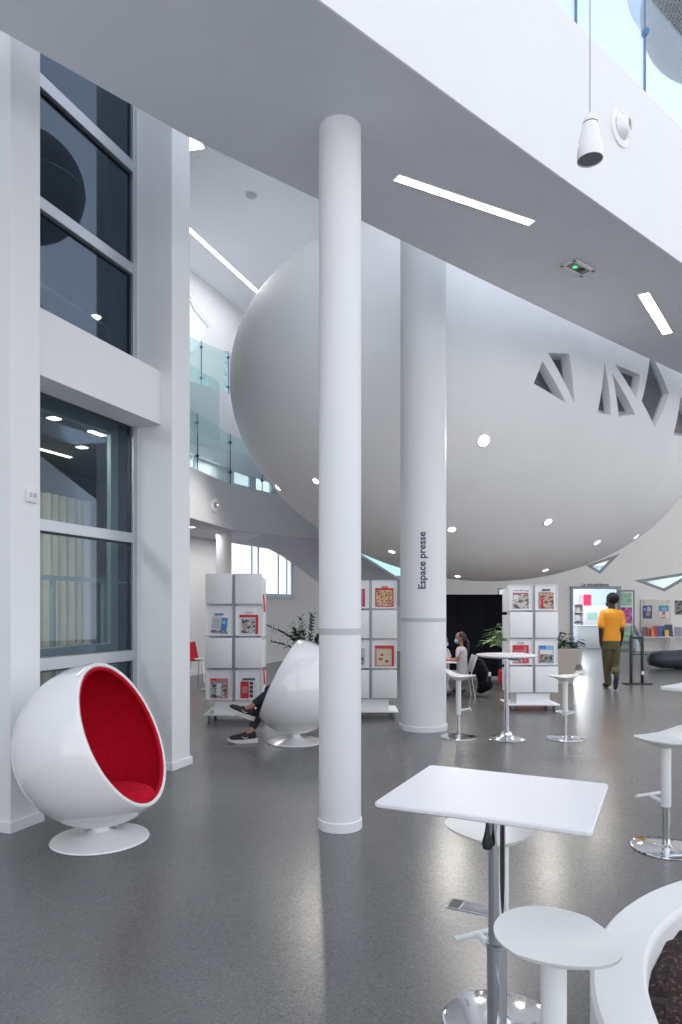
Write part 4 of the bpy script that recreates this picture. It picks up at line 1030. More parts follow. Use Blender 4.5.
def broad_plant(loc, label, m, n_, ln, wd, potargs, seed, bias=None, z0=.6):
    o = thing('potted_plant', label, 'plant', loc); pot(o, *potargs); rnd = random.Random(seed); st_ = MB(); lv = MB()
    for i in range(n_):
        a = rnd.uniform(0, 2*PI)
        if bias is not None and i < n_*.6: a = bias+rnd.uniform(-.7, .7)
        L = ln*rnd.uniform(.6, 1.1); el = rnd.uniform(.3, 1.35)
        p0 = Vector((0, 0, z0-.05)); p1 = p0+Vector((math.cos(a)*math.cos(el), math.sin(a)*math.cos(el), math.sin(el)))*L
        st_.tube([p0, (p0+p1)/2+Vector((0, 0, .04)), p1], .005, m, 6)
        leafm(lv, p1, p1+Vector((math.cos(a)*.9, math.sin(a)*.9, rnd.uniform(-.4, .4)))*wd*3.4, wd, m, .06)
    st_.build('stems', o); lv.build('leaves', o, recalc=False); return o
broad_plant(((557-CX)/F*13.7, 13.8, 0), 'broad-leaved plant in a tall beige planter right of the right tower', LEAFM, 34, .36, .055, (.27, .34, .70, BEIGE, True), 5, 0, .7)
broad_plant(((577-CX)/F*18, 18.2, 0), 'plant in a pale round pot behind the tall beige planter, near the doorway', LEAFM, 26, .34, .06, (.17, .22, .40, mat('pale_pot', (.62, .60, .56), .6)), 9, None, .4)
broad_plant(((508-CX)/F*13.5, 13.5, 0), 'light green leafy plant before the black partition, left of the right tower', LEAFG, 60, .50, .045, (.15, .18, .55, BLACKP), 12, PI, .72)

# ------------------------------------------------------------------ black partition, red bench, red chair, stand, pouf
o = thing('black_partition', 'tall black fabric partition behind the two seated girls', 'partition', ((470-CX)/F*14.6, 14.6, 0))
xa = (428-CX)/F*14.6-o.location.x; xb = (513-CX)/F*14.6-o.location.x; zt2 = H+11.5*14.6/F
for i in range(3):
    x0 = xa+(xb-xa)*i/3; x1 = xa+(xb-xa)*(i+1)/3; MB().rbox(x0+.003, x1-.003, -.03, .03, .05, zt2, .008, BLACKF).build('panel', o)
for i in range(4):
    x0 = xa+(xb-xa)*i/3; MB().box(x0-.02, x0+.02, -.15, .15, 0, .05, BLACKP).build('foot', o)
X = 3.35
o = thing('red_bench', 'low red upholstered bench behind the right magazine tower', 'bench', (X, 12.45, 0))
MB().rbox(-.40, .40, 0, .4, .10, .36, .03, REDP, seg=3).build('seat', o)
for sx in (-.3, .3):
    for sy in (.05, .35): MB().box(sx-.02, sx+.02, sy-.02, sy+.02, 0, .11, BLACKP).build('leg', o)
def shell_chair(loc, rz, label, m, seat_h=.44, h=.8, s=1.0):
    o = thing('chair', label, 'chair', loc, rz)
    k = MB(); NU, NV = 12, 18; g = []
    for j in range(NV+1):
        t = j/NV
        if t < .5: y = .20-.4*(t/.5); z = seat_h+.015*math.cos(t*6)
        else: q = (t-.5)/.5; y = -.20-.08*q; z = seat_h+(h-seat_h)*q**1.2
        for i in range(NU+1):
            u = (i/NU-.5)*2; wv = .21-.03*(t if t > .5 else 0); g.append((u*wv*s, (y+.03*u*u*(1 if t > .5 else 0))*s, z+.015*u*u))
    fs = [(j*(NU+1)+i, j*(NU+1)+i+1, (j+1)*(NU+1)+i+1, (j+1)*(NU+1)+i) for j in range(NV) for i in range(NU)]
    n_ = len(g); k.add(g+[(x, y-.008, z-.012) for x, y, z in g], fs+[tuple(n_+q for q in reversed(f)) for f in fs], m)
    k.build('seat_shell', o, recalc=False)
    for sx in (-1, 1):
        for sy in (-1, 1): MB().tube([(sx*.15*s, sy*.14*s, seat_h-.01), (sx*.2*s, sy*.2*s, 0)], .010, CHROME).build('leg', o)
    return o
shell_chair(((201-CX)/F*14.0, 14.0, 0), math.radians(-110), 'red chair with metal legs by the left rear wall, left of the left tower', REDP, .44, .80)
o = thing('white_side_table', 'small low white table beside the red chair, peeking from the left tower', 'table', ((208-CX)/F*12.6, 12.6, 0))
MB().lathe([(0, .56), (.24, .56), (.25, .57), (.24, .585), (0, .585)], TABW, seg=36).build('tabletop', o); MB().lathe([(0, 0), (.16, 0), (.16, .01), (.02, .02), (.02, .56)], CHROME, seg=30).build('pedestal', o)

q = onfloor(636.5, 684.0)
o = thing('barrier_stand', 'black two-post stand with flat foot right of the walking man', 'stand', (q.x, q.y, 0))
px_ = q.y/F
MB().rbox(-6.6*px_, -4.2*px_, -.025, .025, .02, 49*px_, .006, BLACKP).build('post', o); MB().rbox(4.5*px_, 6.9*px_, -.025, .025, .02, 47*px_, .006, BLACKP).build('post', o)
MB().rbox(-6.6*px_, 6.9*px_, -.02, .02, 45*px_, 47.5*px_, .005, BLACKP).build('top_bar', o)
MB().box(-4.2*px_, 11*px_, -.006, .006, 29*px_, 30*px_, BLACKP).build('thin_bar', o)
MB().rbox(-12.5*px_, 13.5*px_, -.12, .12, 0, .025, .006, BLACKP).build('foot_plate', o)
MB().box(4.4*px_, 7.0*px_, -.03, -.024, 9.5*px_, 13*px_, WPAP).build('white_label', o)
q = onfloor(668, 669.5)
o = thing('dark_pouf', 'long dark slate pouf lying on the floor at the right edge', 'pouf', (q.x+.25, q.y+.15, 0), math.radians(-6))
k = MB(); pts = []
rings = []
for i in range(15):
    t = i/14; x = -.62+1.5*t; e_ = min(1, (math.sin(PI*min(1, max(0, t)))**.22)*1.02); rings.append((x, .20+.03*math.sin(t*9), .235*max(.62, e_)*(1+.04*math.sin(t*14))))
vs_ = []; fs = []
for (x, ry, rz_) in rings:
    for i in range(20):
        a = 2*PI*i/20; cz = math.sin(a); vs_.append((x, (ry+.08)*math.cos(a)*(rz_/.24), .235+rz_*(abs(cz)**.75)*(1 if cz > 0 else -1)))
for j in range(14):
    for i in range(20): fs.append((j*20+i, j*20+(i+1) % 20, (j+1)*20+(i+1) % 20, (j+1)*20+i))
fs += [tuple(range(19, -1, -1)), tuple(14*20+i for i in range(20))]
k.add(vs_, fs, mat('slate_leatherette', (.035, .045, .055), .4, bump=.2, bscale=12)); k.build('body', o, ang=80)
MB().tube([(-.60, -.20, .24), (0, -.29, .235), (.8, -.24, .24)], .006, BLACKP).build('piping_seam', o)

# ------------------------------------------------------------------ notice board, tables, books at the rear wall
def rr_(u0, u1, v0, v1, y): a = P(u0, v1, y); b = P(u1, v0, y); return a.x, b.x, a.z, b.z
x0, x1, z0_, z1_ = rr_(640.5, 671, 599.5, 632, RY-.03)
o = thing('notice_board', 'cream notice board with metal pins on the rear wall at right', 'notice board', (x0, RY, z0_))
MB().rbox(0, x1-x0, -.05, 0, 0, z1_-z0_, .006, mat('cream_board', (.66, .60, .54), .6)).build('board', o)
for px2 in (.12, x1-x0-.12): MB().ell((px2, -.06, z1_-z0_-.06), (.03, .02, .03), FRAME).build('pin', o)
def poster(u0, u1, v0, v1, m, rects, label, y=RY-.06):
    x0, x1, z0, z1 = rr_(u0, u1, v0, v1, y); o = thing('poster', label, 'poster', (x0, y, z0)); W = x1-x0; Hh = z1-z0
    MB().box(0, W, -.004, .004, 0, Hh, m).build('sheet', o); k = MB()
    for i, (a, b, c_, d, mm) in enumerate(rects): k.box(a*W, c_*W, -.008-.001*i, -.004, b*Hh, d*Hh, mm)
    if rects: k.build('print', o)
poster(643, 652, 605.5, 618.5, flat((.05, .10, .30)), [(.45, .55, .85, .9, GPAP), (.35, .2, .75, .5, flat((.6, .25, .15))), (.1, .6, .3, .8, LBLU)], 'dark blue poster on the cream notice board')
poster(659, 668.5, 605.5, 618.5, WPAP, [(.0, .55, 1, 1, flat((.06, .35, .50))), (.25, .6, .8, .85, LBLU), (.3, .25, .65, .55, flat((.6, .2, .15))), (.15, .05, .7, .12, RED)], 'teal and white poster on the cream notice board')
poster(675, 684, 600.5, 614.5, photo('dark_landscape', [(.03, .03, .03), (.25, .25, .25), (.1, .1, .1)], 3), [], 'dark landscape photograph right of the notice board', RY-.01)
def low_table(u0, u1, label):
    y = RY-.55; x0, x1, _, zt = rr_(u0, u1, 636.8, 650, y)
    o = thing('low_display_table', label, 'table', (x0, y, 0)); W = x1-x0
    MB().rbox(0, W, 0, .45, zt-.03, zt, .005, TABW).build('tabletop', o)
    for lx in (.0, W-.04):
        for ly in (0, .41): MB().box(lx, lx+.04, ly, ly+.04, 0, zt-.03, TABW).build('leg', o)
    return zt, y
zt3, ty = low_table(641, 672.5, 'low white display table below the notice board')
low_table(673.5, 695, 'low white display table at the right edge under the dark photograph')
for u0, u1, v0, m, lab in ((643, 648, 627, flat((.15, .14, .17)), 'dark book leftmost on the low display table'), (646.5, 652, 628, flat((.6, .12, .06)), 'orange-red book second from left on the low display table'), (651.5, 654.5, 629.5, flat((.75, .3, .12)), 'small orange leaflet between red books on the low table'),
        (654, 657.5, 626, flat((.55, .05, .05)), 'bright red book standing upright on the low display table'), (657.8, 665, 626, flat((.06, .13, .34)), 'blue book in the middle of the low display table'), (664.8, 669, 630, flat((.75, .5, .06)), 'small yellow leaflet on the low display table'),
        (665.5, 673, 624.5, flat((.05, .07, .14)), 'large dark blue book at the right end of the low display table'), (675, 682, 627, flat((.3, .28, .34)), 'grey patterned book on the right-hand low display table')):
    y = ty+(.12 if u1-u0 > 4.5 else .05); x0 = (u0-CX)/F*y; x1 = (u1-CX)/F*y; zb_ = zt3; z1 = H-(v0-HY)/F*y
    o = thing('book', lab, 'book', ((x0+x1)/2, y, zb_)); hw = (x1-x0)/2
    Mx = Matrix.Rotation(math.radians(-9), 4, 'X')
    MB().box(-hw+.004, hw-.004, -.008, .008, .003, z1-zb_-.003, WPAP, Mx).build('pages', o); MB().box(-hw, hw, -.012, -.008, 0, z1-zb_, m, Mx).box(-hw, hw, .008, .012, 0, z1-zb_, m, Mx).box(-hw, -hw+.004, -.012, .012, 0, z1-zb_, m, Mx).build('cover', o)

# library furniture
y = 26.5
x0, x1, z0_, z1_ = rr_(584, 591.5, 597, 606, 27.9)
tag(MB().box(x0, x1, 27.95, 27.98, z0_, z1_+.1, mat('red_poster', (.8, .03, .10), .6)).build('poster'), 'bright red poster on the wall inside the doorway', 'poster')
x0, x1, z0_, z1_ = rr_(580, 584, 597.5, 606, 27.9)
tag(MB().box(x0, x1, 27.95, 27.98, z0_, z1_+.1, mat('pink_poster', (.8, .45, .55), .6)).build('poster'), 'pink poster left of the red one inside the doorway', 'poster')
tag(MB().box(rr_(612, 616.5, 598, 608, 27.9)[0], rr_(612, 616.5, 598, 608, 27.9)[1], 27.95, 27.98, 1.5, 2.0, MC['pink_poster']).build('poster'), 'pink poster right of the walking man inside the doorway', 'poster')
o = thing('library_counter', 'white patterned reception counter inside the doorway', 'counter', ((590-CX)/F*25, 25, 0))
MB().rbox(-.45, 1.2, 0, .5, 0, .80, .01, mat('counter_dots', (.72, .76, .80), .5, var=.08, vscale=30)).build('body', o); MB().rbox(-.48, 1.23, -.03, .53, .80, .84, .008, TABW).build('worktop', o)
o = thing('white_display_board', 'white board with a pale green print behind the library counter', 'board', ((591-CX)/F*26.4, 26.4, 0))
MB().rbox(-.36, .9, 0, .06, .3, 1.56, .01, mat('white_board', (.80, .82, .85), .5)).build('panel', o); MB().box(-.15, .25, -.006, 0, 1.0, 1.3, flat((.45, .72, .62))).build('green_print', o)
for sx in (-.3, .84): MB().box(sx-.03, sx+.03, -.12, .18, 0, .3, TABW).build('foot', o)
BKY = 25.8; bx0 = (574-CX)/F*BKY; bx1 = (583.5-CX)/F*BKY
o = thing('bookcase', 'white bookcase with four shelves just inside the doorway at left', 'bookcase', (bx0, BKY, 0))
BW = bx1-bx0
k = MB(); k.box(0, .02, 0, .3, 0, 1.62, TABW); k.box(BW-.02, BW, 0, .3, 0, 1.62, TABW); k.box(0, BW, .28, .3, 0, 1.62, TABW); k.build('carcass', o)
for i in range(6): MB().box(.02, BW-.02, 0, .28, .06+i*.31, .08+i*.31, TABW).build('shelf', o)
rnd = random.Random(2); cols = [(.3, .12, .12), (.12, .1, .12), (.5, .3, .4), (.2, .25, .35), (.45, .4, .4), (.15, .12, .2)]
bk = {}
pbx = MB(); pbx.box(0, .028, -.1, .08, 0, 1, None)
rn_ = ['lowest', 'second', 'third', 'fourth', 'top']
for i in range(5):
    x = .03
    j = 0
    while x < BW-.06:
        ci = rnd.randrange(6)
        if ci not in bk:
            mk = MB(); mk.box(0, .030, .08, .24, 0, .22, flat(cols[ci])); mk.box(.003, .027, .075, .08, .004, .216, WPAP); o2 = mk.build('book'); bk[ci] = o2
        else: o2 = bk[ci].copy(); C.objects.link(o2)
        o2.location = (bx0+x, BKY, .081+i*.31); o2.scale = (1, 1, rnd.uniform(.75, 1)); tag(o2, 'book standing on the %s shelf of the bookcase in the doorway' % rn_[i], 'book', 'books on the %s shelf inside the doorway' % rn_[i]); x += .034+(.02 if rnd.random() < .2 else 0); j += 1

# ------------------------------------------------------------------ people
def head(k, c, r=.095, fwd=(0, 1, 0), hs=1.0):
    c = Vector(c); f = Vector(fwd).normalized(); sd = f.cross(Vector((0, 0, 1))).normalized()
    Rm = Matrix((sd, f, Vector((0, 0, 1)))).transposed()
    k.ell(c+Vector((0, 0, .02*hs)), (.078*hs, .098*hs, .105*hs), None, Rm)
    k.ell(c+f*.03*hs-Vector((0, 0, .06*hs)), (.056*hs, .062*hs, .065*hs), None, Rm)
    k.ell(c+f*.10*hs-Vector((0, 0, .015*hs)), (.014*hs, .02*hs, .025*hs), None, Rm, 10, 8)
    for s_ in (-1, 1): k.ell(c+sd*s_*.078*hs-Vector((0, 0, .005*hs)), (.012*hs, .022*hs, .033*hs), None, Rm, 10, 8)
    return Rm, f, sd
def hand(k, wrist, d, side, s=1.0, curl=.25):
    wrist = Vector(wrist); d = Vector(d).normalized(); side = Vector(side); side = (side-d*side.dot(d)).normalized(); nrm = d.cross(side)
    Rm = Matrix((side, nrm, d)).transposed()
    k.ell(wrist+d*.045*s, (.040*s, .018*s, .055*s), None, Rm, 14, 10)
    for i, (off, ln) in enumerate(((-.028, .062), (-.010, .075), (.010, .080), (.028, .070))):
        b = wrist+d*.08*s+side*off*s; m1 = b+(d+nrm*curl)*ln*.5*s; m2 = m1+(d+nrm*curl*2.4)*ln*.45*s
        k.limb([b, m1, m2], [.0095*s, .0088*s, .0075*s])
    b = wrist+d*.025*s+side*.034*s; k.limb([b, b+(d*.7+side*.6)*.035*s, b+(d*.95+side*.55+nrm*.3)*.062*s], [.012*s, .011*s, .009*s])
# walking man, seen from behind
BY = 12.75
def W(u, v, Y=BY): return P(u, v, Y)
mo = onfloor(611.5, 689)
man = thing('person', 'man in an orange T-shirt and olive trousers walking towards the doorway', 'person', (mo.x, mo.y, 0))
sh = mo.copy(); sh.z = 0
k = MB()
hc_ = W(612.0, 600.2); neck = W(611.8, 609.5); chest = W(611.8, 617); hips = W(611, 645)
Rm, f, sd = head(k, hc_, fwd=(-.6, 1, 0), hs=1.12)
k.limb([hc_-Vector((0, 0, .04)), neck], [.066, .070])
k.loft([((hips.x, hips.y, hips.z-.05), .15, .11), ((hips.x, hips.y, hips.z+.08), .155, .11), ((chest.x, chest.y, 1.15), .14, .10), ((chest.x, chest.y, 1.33), .175, .115), ((chest.x, chest.y, 1.43), .16, .09), ((neck.x, neck.y, 1.50), .06, .06)])
lsh = W(602.3, 613.5); lel = W(600.8, 630, BY-.03); lwr = W(600.8, 642.5, BY+.02)
rsh = W(621.3, 613.5); rel = W(622.2, 630, BY-.08); rwr = W(621.6, 639.5, BY+.14)
k.limb([lsh, lel, lwr], [.042, .043, .030]); hand(k, lwr, Vector((.12, .1, -1)), (0, 1, 0), 1.0)
k.limb([rsh, rel, rwr], [.042, .043, .030]); hand(k, rwr, Vector((-.12, .35, -1)), (0, 1, 0), 1.0)
lhip = W(606.8, 647); lkn = W(607.0, 666, BY+.12); lan = W(608.2, 684.6, BY+.14)
rhip = W(615.3, 647); rkn = W(615.2, 666.5, BY+.02); ran = W(616.4, 677.5, BY-.30)
k.limb([lhip, lkn, lan, lan+Vector((0, .12, -.06))], [.08, .052, .036, .03]); k.limb([rhip, rkn, ran, ran+Vector((0, .05, -.1))], [.08, .052, .036, .03])
k.build('body', man, m=SKIN_D, remesh=.011, shift=sh)
ORANGE = mat('orange_cotton', (.85, .34, .03), .85, bump=.25, bscale=40)
OLIVE = mat('olive_twill', (.095, .085, .045), .85, bump=.25, bscale=60)
k = MB()
zb_ = W(611, 641).z
k.loft([((611.2-CX)/F*BY and Vector((W(611, 641).x, BY, zb_)), .178, .125), (Vector((W(611.2, 630).x, BY, zb_+.10)), .172, .125), (Vector((W(611.4, 625).x, BY, 1.18)), .172, .122), (Vector((W(611.6, 617).x, BY, 1.34)), .198, .130), (Vector((W(611.8, 613).x, BY, 1.43)), .20, .12), (Vector((W(611.8, 610).x, BY, 1.475)), .12, .085), (Vector((W(611.8, 608).x, BY, 1.50)), .07, .07)])
k.limb([lsh+Vector((.02, 0, .005)), lsh+(lel-lsh)*.35, lsh+(lel-lsh)*.72], [.066, .067, .066]); k.limb([rsh+Vector((-.02, 0, .005)), rsh+(rel-rsh)*.35, rsh+(rel-rsh)*.70], [.066, .066, .066])
k.build('t_shirt', man, m=ORANGE, remesh=.012, shift=sh)
k = MB()
k.loft([(Vector((W(611, 650).x, BY, zb_-.16)), .155, .115), (Vector((W(611, 645).x, BY, zb_-.06)), .165, .122), (Vector((W(611, 641).x, BY, zb_+.05)), .155, .115)])
k.limb([lhip, lhip+(lkn-lhip)*.5, lkn, lkn+(lan-lkn)*.5, lan+Vector((0, 0, .03))], [.096, .090, .076, .070, .066]); k.limb([rhip, rhip+(rkn-rhip)*.5, rkn, rkn+(ran-rkn)*.5, ran+Vector((0, .02, .10))], [.096, .090, .076, .072, .064])
k.build('trousers', man, m=OLIVE, remesh=.012, shift=sh)
SHOE = mat('dark_shoe', (.025, .028, .035), .6); SOLE = mat('dark_sole', (.02, .02, .022), .7)
k = MB(); fx = lan+Vector((0, .05, 0))
k.ell((fx.x, fx.y+.06, .045), (.048, .13, .045)); k.ell((fx.x, fx.y-.02, .07), (.042, .06, .06)); k.build('shoe', man, m=SHOE, remesh=.008, shift=sh)
k = MB(); Rt = Matrix.Rotation(math.radians(-76), 3, 'X'); cc_ = ran+Vector((0, .03, -.11))
k.ell(cc_, (.048, .135, .045), None, Rt); k.ell(ran+Vector((0, 0, .0)), (.048, .05, .08)); k.build('shoe', man, m=SHOE, remesh=.008, shift=sh)
k = MB(); k.ell(hc_+Vector((0, 0, .035))-f*.015, (.100, .118, .112), None, Rm, 28, 18)
k.build('hair', man, m=mat('black_hair', (.006, .006, .007), .9, bump=.6, bscale=120), shift=sh, ang=180)
k = MB(); k.ell(hc_+f*.065-Vector((0, 0, .07)), (.066, .06, .06), None, Rm); k.build('face_mask', man, m=mat('black_mask', (.01, .01, .012), .7), shift=sh, ang=180)

# visitor sitting in the turned ball chair
so_ = Vector((-1.05, 7.74, 0))
sit = thing('person', 'person with crossed legs in black trousers and sneakers sitting in the turned ball chair', 'person', tuple(so_))
k = MB(); hp_ = Vector((-.47, 7.84, .44)); ch_ = Vector((-.34, 7.84, .72)); nk = Vector((-.33, 7.84, .83))
head(k, (-.37, 7.84, .92), fwd=(-1, .05, -.1), hs=.8)
k.limb([hp_, (hp_+ch_)/2, ch_], [.11, .10, .12]); k.limb([ch_, nk, Vector((-.36, 7.84, .88))], [.08, .045, .045])
kn1 = Vector((-.83, 7.97, .56)); an1 = Vector((-1.025, 7.73, .13))
kn2 = Vector((-.72, 7.84, .62)); an2 = Vector((-1.02, 7.70, .41))
k.limb([hp_+Vector((0, .08, 0)), kn1, an1], [.085, .05, .034]); k.limb([hp_+Vector((0, -.06, 0)), kn2, an2], [.085, .05, .034])
k.limb([an1, an1+Vector((-.06, 0, -.06))], [.034, .03]); k.limb([an2, an2+Vector((-.06, 0, -.02))], [.034, .03])
a1 = Vector((-.36, 7.98, .74)); a2 = Vector((-.50, 7.99, .56)); a3 = Vector((-.66, 7.92, .62)); k.limb([a1, a2, a3], [.045, .036, .026]); hand(k, a3, (-1, -.2, .1), (0, 0, 1), .9)
a1 = Vector((-.36, 7.70, .74)); a2 = Vector((-.48, 7.68, .58)); a3 = Vector((-.63, 7.76, .64)); k.limb([a1, a2, a3], [.045, .036, .026]); hand(k, a3, (-1, .2, .1), (0, 0, 1), .9)
k.build('body', sit, m=SKIN_L, remesh=.010, shift=so_)
BT = mat('black_trousers', (.025, .03, .04), .8, bump=.3, bscale=60)
k = MB(); k.limb([hp_+Vector((0, .08, 0)), kn1, kn1+(an1-kn1)*.5, kn1+(an1-kn1)*.86], [.098, .07, .058, .050]); k.limb([hp_+Vector((0, -.06, 0)), kn2, kn2+(an2-kn2)*.5, kn2+(an2-kn2)*.80], [.098, .07, .058, .050]); k.ell(hp_, (.13, .15, .12))
k.build('trousers', sit, m=BT, remesh=.010, shift=so_)
k = MB(); k.limb([hp_+Vector((.02, 0, .06)), ch_], [.125, .14]); k.limb([Vector((-.36, 7.98, .74)), Vector((-.50, 7.99, .57))], [.06, .052]); k.limb([Vector((-.36, 7.70, .74)), Vector((-.48, 7.68, .59))], [.06, .052])
k.build('jumper', sit, m=mat('grey_jumper', (.25, .26, .28), .9), remesh=.012, shift=so_)
k = MB(); k.ell((-.355, 7.84, .945), (.085, .072, .08)); k.build('hair', sit, m=mat('brown_hair', (.05, .03, .02), .8), shift=so_, ang=180)
SNK = mat('black_knit_sneaker', (.02, .022, .026), .7, bump=.4, bscale=200); SOLW = mat('white_rubber_sole', (.75, .73, .70), .5)
def sneaker(M, parent, shift):
    k = MB(); k.ell((-.03, 0, .055), (.125, .042, .035)); k.ell((.06, 0, .075), (.055, .038, .055)); k.ell((-.10, 0, .048), (.055, .040, .03)); k.ell((.02, 0, .08), (.07, .032, .03))
    k.v = [M @ v for v in k.v]; sh_ = k.build('sneaker', parent, m=SNK, remesh=.006, shift=shift)
    k = MB(); n_ = 28; A = []; 
    out = [(-.155*1.0*math.cos(2*PI*i/n_)-.02+.0, .046*math.sin(2*PI*i/n_)*(1+.12*math.cos(2*PI*i/n_))) for i in range(n_)]
    z_ = lambda x: .012*max(0, (-x-.09)/.08)
    k.solid([M @ Vector((x*.96, y*.92, .0+z_(x)*1.4)) for x, y in out], [M @ Vector((x, y, .034+z_(x)+(.012 if x > .04 else 0))) for x, y in out]); s2 = k.build('rubber_sole', sh_, m=SOLW, shift=shift, bevel=.004)
    k = MB()
    for sg in (-1, 1): k.tube([M @ Vector((.035, .0395*sg, .062)), M @ Vector((.01, .0425*sg, .052)), M @ Vector((-.03, .044*sg, .068))], [.002, .006, .002], SOLW, 8)
    k.build('side_mark', sh_, shift=shift)
    k = MB()
    for q in range(4): k.tube([M @ Vector((-.055+q*.022, -.022, .084+q*.007)), M @ Vector((-.048+q*.022, .022, .084+q*.007))], .003, BLACKP, 6)
    k.build('laces', sh_, shift=shift)
sneaker(Matrix.Translation((-1.09, 7.73, 0)) @ Matrix.Scale(1.14, 4) @ Matrix.Rotation(math.radians(4), 4, 'Z'), sit, so_)
sneaker(Matrix.Translation((-1.12, 7.70, .305)) @ Matrix.Scale(1.14, 4) @ Matrix.Rotation(math.radians(8), 4, 'Z') @ Matrix.Rotation(math.radians(24), 4, 'Y'), sit, so_)

# two girls seated at a low table
GREYTS = mat('light_grey_t_shirt', (.55, .54, .58), .85)
def girl(base, s, hd, label, fwd, hair_tail, tab, skin=SKIN_G, pants=(.35, .34, .36)):
    o = thing('person', label, 'person', tuple(base)); f = Vector(fwd).normalized(); sd = f.cross(Vector((0, 0, 1))).normalized(); U = Vector((0, 0, 1))
    hc = Vector(hd); hip = Vector((base.x, base.y, .42*s)); dz = hc.z-hip.z; ch = hip+U*dz*.60+f*.02; nk = hip+U*dz*.82+f*.02
    k = MB(); Rm, f2, sd2 = head(k, hc, fwd=f+Vector((0, -.15, 0)), hs=.98*s)
    k.limb([hc-U*.04, nk], [.042*s, .042*s]); k.limb([hip, (hip+ch)/2, ch], [.105*s, .09*s, .095*s])
    for sg in (-1, 1):
        shd = ch+U*.055*s+sd*sg*.135*s; el = shd+f*.10*s-U*.20*s+sd*sg*.02; wr = Vector((0, 0, 0))+el+f*.20*s+sd*-sg*.05-U*.0; wr.z = tab+.03
        k.limb([shd, el, wr], [.040*s, .033*s, .024*s]); hand(k, wr, f*1+U*-.1, -sd*sg, .85*s)
        kn = hip+f*.36*s+sd*sg*.09*s; kn.z = .44*s; an = kn-f*.06; an.z = .07
        k.limb([hip+sd*sg*.07*s, kn, an, an+f*.1-U*.03], [.075*s, .048*s, .034*s, .025*s])
    k.build('body', o, m=skin, remesh=.010, shift=base)
    k = MB(); k.limb([hip+U*.02, (hip+ch)/2, ch+U*.02], [.125*s, .112*s, .118*s])
    for sg in (-1, 1):
        shd = ch+U*.055*s+sd*sg*.125*s; el = shd+f*.10*s-U*.20*s; k.limb([ch+U*.05*s, shd, shd+(el-shd)*.55], [.07*s, .060*s, .058*s])
    k.build('t_shirt', o, m=GREYTS, remesh=.011, shift=base)
    k = MB()
    for sg in (-1, 1):
        kn = hip+f*.36*s+sd*sg*.09*s; kn.z = .44*s; an = kn-f*.06; an.z = .12; k.limb([hip+sd*sg*.07*s, kn, an], [.09*s, .064*s, .052*s])
    k.ell(hip, (.13*s, .13*s, .10*s)); k.build('trousers', o, m=flat(pants), remesh=.012, shift=base)
    for sg in (-1, 1):
        kn = hip+f*.36*s+sd*sg*.09*s; an = kn-f*.06; k = MB(); Rf_ = Matrix((sd, f, U)).transposed(); k.ell(Vector((an.x, an.y, .04))+f*.05, (.038, .11, .04), None, Rf_); k.build('shoe', o, m=SHOE, shift=base, ang=180)
    HAIR = mat('dark_brown_hair', (.035, .018, .014), .6, bump=.3, bscale=60)
    k = MB(); k.ell(hc+U*.03*s-f2*.02*s, (.086*s, .100*s, .098*s), None, Rm)
    if hair_tail:
        b = hc-f*.08*s+U*.02; k.limb([b, b-f*.06-U*.08, b-f*.07-U*.20, b-f*.06-U*.32], [.022, .028, .022, .010])
    k.build('hair', o, m=HAIR, remesh=.009, shift=base)
    k = MB(); k.ell(hc+f2*.068*s-U*.055*s, (.052*s, .045*s, .050*s), None, Rm); mk = k.build('face_mask', o, m=mat('blue_face_mask', (.30, .58, .72), .7), shift=base, ang=180)
    k = MB()
    for sg in (-1, 1): k.ell(hc+f2*.088*s+sd2*sg*.03*s+U*.012*s, (.012*s, .008*s, .008*s), None, Rm, 10, 8)
    k.build('eyes', o, m=flat((.02, .015, .015)), shift=base)
    return o
GY = 11.75
gA = P(462.5, 0, GY); gA.z = 0; hA = P(460.2, 638.2, GY)
girl(gA, .86, hA, 'girl with long ponytail, blue mask and grey T-shirt sitting at the low table', (-1, .12, 0), True, .60)
gB = P(444.0, 0, 12.3); gB.z = 0; hB = P(443.6, 641.5, 12.2)
girl(gB, .80, hB, 'child half hidden by the wide column, sitting at the low table', (.75, -.35, 0), False, .60)
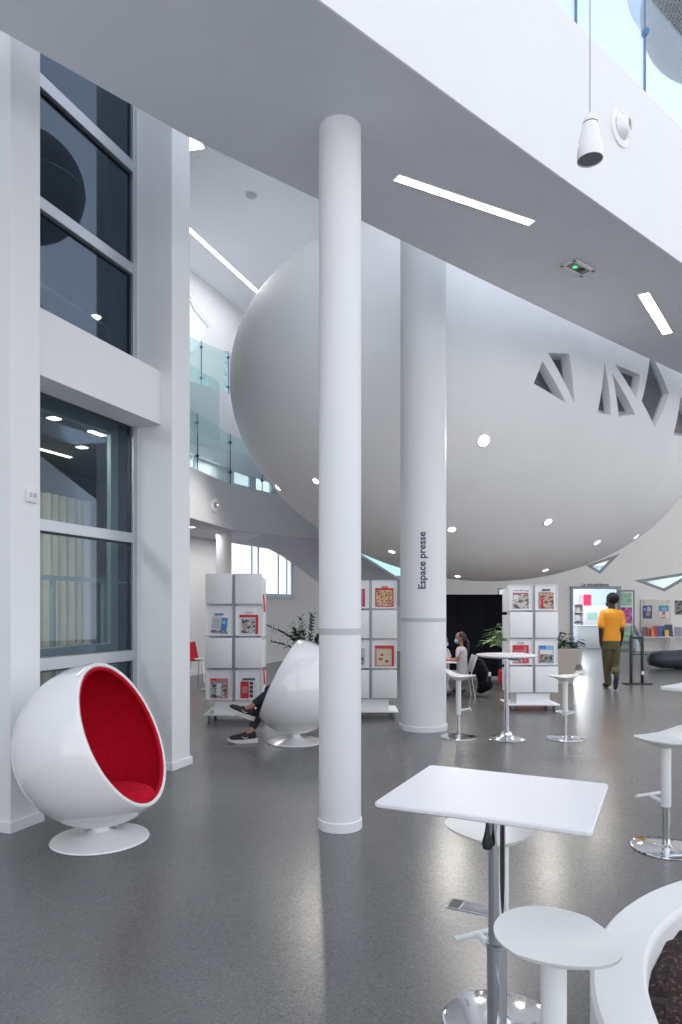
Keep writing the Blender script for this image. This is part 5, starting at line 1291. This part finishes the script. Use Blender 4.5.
tx = P(450, 0, 11.95).x-.12
o = thing('low_round_table', 'low white table where the two girls sit, beside the wide column', 'table', (tx, 11.95, 0))
MB().rbox(-.2, .18, -.38, .38, .575, .60, .01, TABW, seg=3).build('tabletop', o)
for sx in (-.17, -.05):
    for sy in (-.33, .33): MB().tube([(sx, sy, .575), (sx, sy, 0)], .014, CHROME).build('leg', o)
tag(MB().ell((tx+.06, 11.78, .63), (.035, .03, .03), mat('orange_toy', (.85, .2, .05), .5)).build('orange_ball', ang=180), 'small orange ball held over the low table by the girls', 'ball')
# chair of the girl
o = thing('chair', 'light grey chair with metal frame under the girl with the ponytail', 'chair', (gA.x-.08, gA.y, 0))
m_ = mat('light_grey_plastic', (.50, .49, .49), .5)
MB().rbox(-.21, .21, -.2, .2, .34, .365, .01, m_).build('seat', o)
Mb = Matrix.Translation((.20, 0, .42)) @ Matrix.Rotation(math.radians(16), 4, 'Y')
MB().rbox(-.012, .012, -.2, .2, 0, .30, .008, m_, Mb).build('backrest', o)
for sy in (-.18, .18):
    MB().tube([(-.19, sy, .34), (-.24, sy, 0)], .010, CHROME).build('leg', o); MB().tube([(.3, sy, .70), (.2, sy, .40), (.26, sy, 0)], .010, CHROME).build('leg', o)
bp_ = thing('backpack', 'black backpack hanging from the back of the grey chair', 'bag', (gA.x+.33, gA.y-.03, 0))
k = MB(); k.ell((0, 0, .40), (.12, .17, .2)); k.ell((.06, -.05, .22), (.16, .17, .12)); k.ell((.1, .05, .30), (.11, .14, .14)); k.ell((-.02, 0, .12), (.1, .12, .07)); k.ell((-.03, 0, .52), (.07, .12, .12)); k.v = [Vector((v.x*.8, v.y*.85, v.z*.92)) for v in k.v]; k.build('body', bp_, m=BLACKF, remesh=.015)
k = MB(); k.tube([(-.1, -.1, .66), (-.02, -.13, .62), (.06, -.19, .45), (.04, -.2, .28)], .014, BLACKP); k.build('strap', bp_)
MB().rbox(.07, .12, -.16, -.14, .36, .43, .008, WPAP).build('white_tag', bp_)
